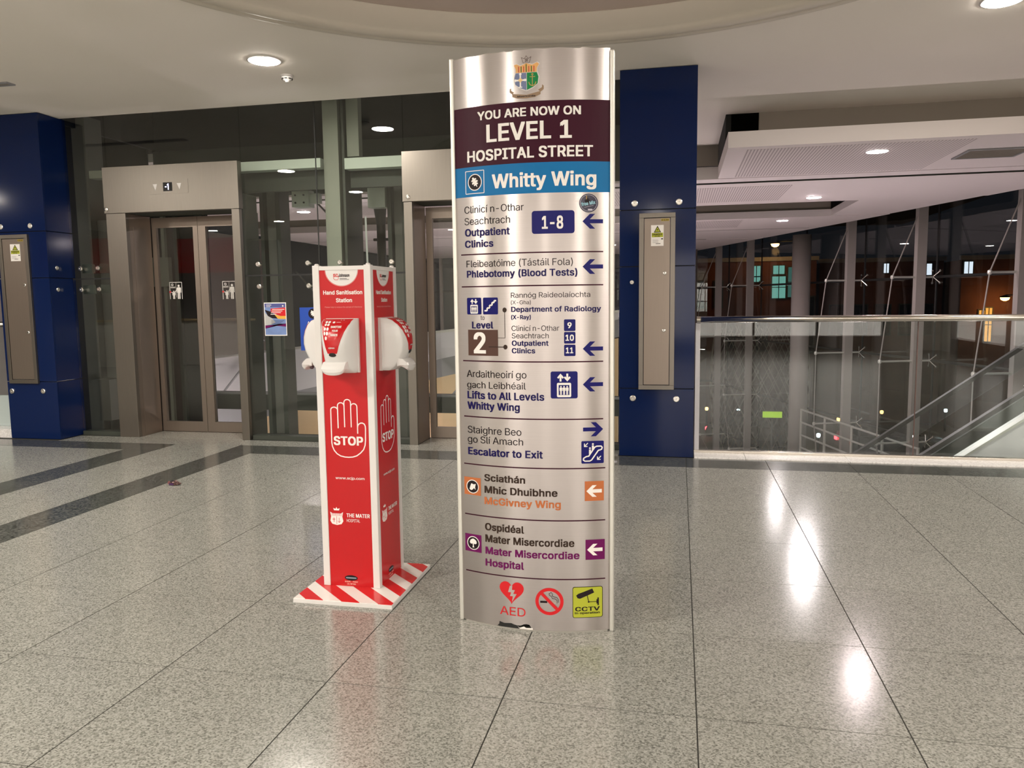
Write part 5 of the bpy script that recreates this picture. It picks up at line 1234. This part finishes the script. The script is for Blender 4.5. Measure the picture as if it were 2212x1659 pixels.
for (x, y, z, h, lab, pw_) in ((4.82, 43.0, 4.25, .10, 'orange street lamp glowing high above the teal windows', 26), (15.9, 43.6, 1.35, .12, 'orange street lamp glowing beside the lit doorway', 26)):
    t = thing('street_lamp', lab, 'street lamp', (x + .5, y, -5.5))
    obj('lamp_post', tube(BM(), (x + .9, y, -5.5), (x + .9, y, z + .15), .07, 10, .04), M_SHAFTD, t); obj('lamp_arm', tube(BM(), (x + .9, y, z + .12), (x, y, z + .12), .03, 8), M_SHAFTD, t)
    obj('lamp_head', lathe(BM(), [(.05, .12), (.22, .06), (.24, 0)], (x, y, z), 18), M_SHAFTD, t); obj('lamp_bowl', lathe(BM(), [(.21, 0), (.17, -.10), (.06, -.16), (0, -.16)], (x, y, z - .005), 18), emitter('sodium_lamp', (1.0, .45, .10), pw_), t, smooth=True)
    li = bpy.data.lights.new('sodium_glow', 'POINT'); li.energy = 60; li.color = (1, .5, .16); li.shadow_soft_size = .2; lo = bpy.data.objects.new('sodium_glow', li); COL.objects.link(lo); lo.parent = t; lo.location = (x - .5 - x, 0, z + 5.5 - .4)
def carshape(lab, x, y, col, ang):
    t = thing('car', lab, 'car', (x, y, -5.5)); Mx = Matrix.Translation((x, y, -5.5)) @ Matrix.Rotation(ang, 4, 'Z')
    def put(name, bm, m):
        for v in bm.verts: v.co = Mx @ v.co
        return obj(name, bm, m, t)
    put('body', prism(BM(), [(-2.1, .3), (2.1, .3), (2.15, .75), (1.2, .92), (-2.0, .95), (-2.15, .6)], -.85, .85, 'y'), col)
    put('cabin', prism(BM(), [(-1.7, .95), (1.0, .93), (.4, 1.42), (-1.2, 1.45)], -.75, .75, 'y'), GLW['dark'])
    for wx in (-1.3, 1.3):
        for wy in (-.86, .72): put('wheel', lathe(BM(), [(.32, 0), (.32, .14)], (wx, wy, .32), 14, 'y'), M_BLACK)
    for wy in (-.7, .45):
        put('tail_light', box(BM(), -2.19, -2.14, wy, wy + .25, .60, .74), emitter('tail_lamp', (1, .04, .05), 9)); put('headlight', box(BM(), 2.14, 2.19, wy, wy + .25, .55, .70), emitter('head_lamp', (1, .85, .7), 10))
carshape('dark car with red tail lights on the street at the far right', 15.5, 39, mat('dark_car_paint', (.03, .03, .035), .25), 1.1)
carshape('pale car parked on the street seen through the middle glazing', 9.2, 37, mat('pale_car_paint', (.30, .30, .30), .25), .2)
carshape('car on the street beyond the lattice sculpture', 3.6, 39, mat('brown_car_paint', (.12, .08, .05), .25), -.3)
sg = thing('illuminated_sign', 'small glowing yellow-green sign low outside, left of the round column', 'sign', (2.86, 25.5, -5.5))
bx('sign_box', 2.56, 3.20, 25.4, 25.5, -2.27, -2.02, M_BLACK, sg); bx('lit_face', 2.59, 3.17, 25.38, 25.399, -2.24, -2.05, emitter('lime_sign_glow', (.55, .80, .03), .9), sg)
obj('sign_post', tube(BM(), (2.88, 25.45, -5.5), (2.88, 25.45, -2.27), .03, 8), M_POST, sg)
for k, (x, y, c, lab) in enumerate(((6.6, 33.0, 0, 'beyond the middle glazing post'), (5.9, 35.2, 0, 'right of the lattice sculpture'), (3.1, 42.5, 0, 'below the teal windows'), (.9, 29.9, 1, 'lowest beside the far round column'), (2.0, 30.6, 0, 'in front of the lattice sculpture'), (7.6, 40.0, 1, 'beyond the second right glazing post'), (1.5, 43.0, 1, 'left of the lattice sculpture'), (13.5, 43.8, 0, 'near the lit doorway'), (10.2, 42.8, 1, 'before the long brick building'), (11.6, 36.0, 0, 'between the parked cars'))):
    t = thing('bollard_light', 'small glowing %s bollard light on the street %s' % (('white', 'orange')[c], lab), 'bollard light', (x, y, -5.5))
    obj('post', tube(BM(), (x, y, -5.5), (x, y, -4.5), .05, 8), M_SHAFTD, t); obj('lamp', lathe(BM(), [(.055, 0), (.085, .05), (.085, .14), (.05, .17)], (x, y, -4.5), 12), emitter(('bollard_white', 'bollard_orange')[c], ((.85, .92, 1), (1, .5, .12))[c], 6), t)
# diamond lattice sculpture outside
lt = thing('lattice_sculpture', 'pale diamond lattice screen standing outside beyond the glazing', 'sculpture', (3.6, 33, -5.5))
bm = BM(); cx_, cy_ = 3.3, 34.0
def lp_(a, z): r = 1.75 + .25 * sin((z + 5) * .55); return (cx_ + r * cos(a), cy_ + r * sin(a) * .6, z)
for k in range(26):
    for s in (-1, 1):
        pts_ = [lp_(2 * pi * k / 26 + s * j * .105, -5.2 + j * .42) for j in range(14)]
        for q0, q1 in zip(pts_, pts_[1:]): tube(bm, q0, q1, .022, 4, caps=False)
obj('lattice', bm, mat('lattice_metal', (.50, .40, .30), .5), lt, kind='stuff'); obj('plinth', lathe(BM(), [(1.7, 0), (1.7, .3)], (cx_, cy_, -5.5), 28), M_GREYP, lt)

# ================================================================== BEHIND THE PHOTOGRAPHER: what the glass and metal mirror
kz = thing('shop_front', 'red-fronted kiosk behind the photographer, mirrored in the lift glass', 'kiosk', (-12.3, -1, 0))
bx('counter', -14.6, -10.1, -1.6, -1.0, 0, 1.1, M_WALLW, kz, .01); bx('fascia', -14.6, -10.0, -1.10, -1.0, 2.27, 3.10, M_RED, kz, .01); bx('back_screen', -14.6, -10.0, -3.0, -2.9, 0, 3.1, M_GREYP, kz)
for x in (-14.5, -12.3, -10.1): bx('pillar', x - .06, x + .06, -1.1, -1.0, 1.1, 2.26, M_STEEL, kz)
bx('worktop', -14.6, -10.0, -1.65, -0.92, 1.101, 1.14, M_CREAM, kz, .004)

# made-up glowing shop windows, unseen, that fill the hall with light
def added_shopfront(label, x0, x1, y, bays, horiz=True):
    t = thing('added_lit_shopfront', label, 'added shop window', ((x0 + x1) / 2, y, 0) if horiz else (y, (x0 + x1) / 2, 0), 'added fill panels behind the photographer')
    w = (x1 - x0) / bays
    def B(name, a, b, c, d, z0, z1, m):
        return bx(name, a, b, c, d, z0, z1, m, t) if horiz else bx(name, c, d, a, b, z0, z1, m, t)
    s = 1 if (horiz or y < 0) else -1
    lo = lambda p, q: (min(y + s * p, y + s * q), max(y + s * p, y + s * q))
    B('plinth', x0, x1, *lo(0.01, .20), 0, .40, M_STEEL); B('head', x0, x1, *lo(0.01, .20), 2.75, 2.95, M_STEEL)
    for k in range(bays + 1): B('mullion', x0 + k * w - .03, x0 + k * w + .03, *lo(0.01, .20), .40, 2.75, M_STEEL)
    for k in range(bays):
        B('added_backlit_window', x0 + k * w + .03, x0 + (k + 1) * w - .03, *lo(.02, .06), .42, 2.73, emitter('added_window_glow', (1.0, .86, .79), ADDED_SHOPGLOW)); B('glass_pane', x0 + k * w + .03, x0 + (k + 1) * w - .03, *lo(.14, .15), .42, 2.73, M_GLASS)
added_shopfront('row of added unseen glowing shop windows on the back wall', -6.5, 5.5, -8.0, 7)
added_shopfront('added unseen glowing shop windows on the wall right of the photographer', -6.5, 0.5, 7.0, 4, False)
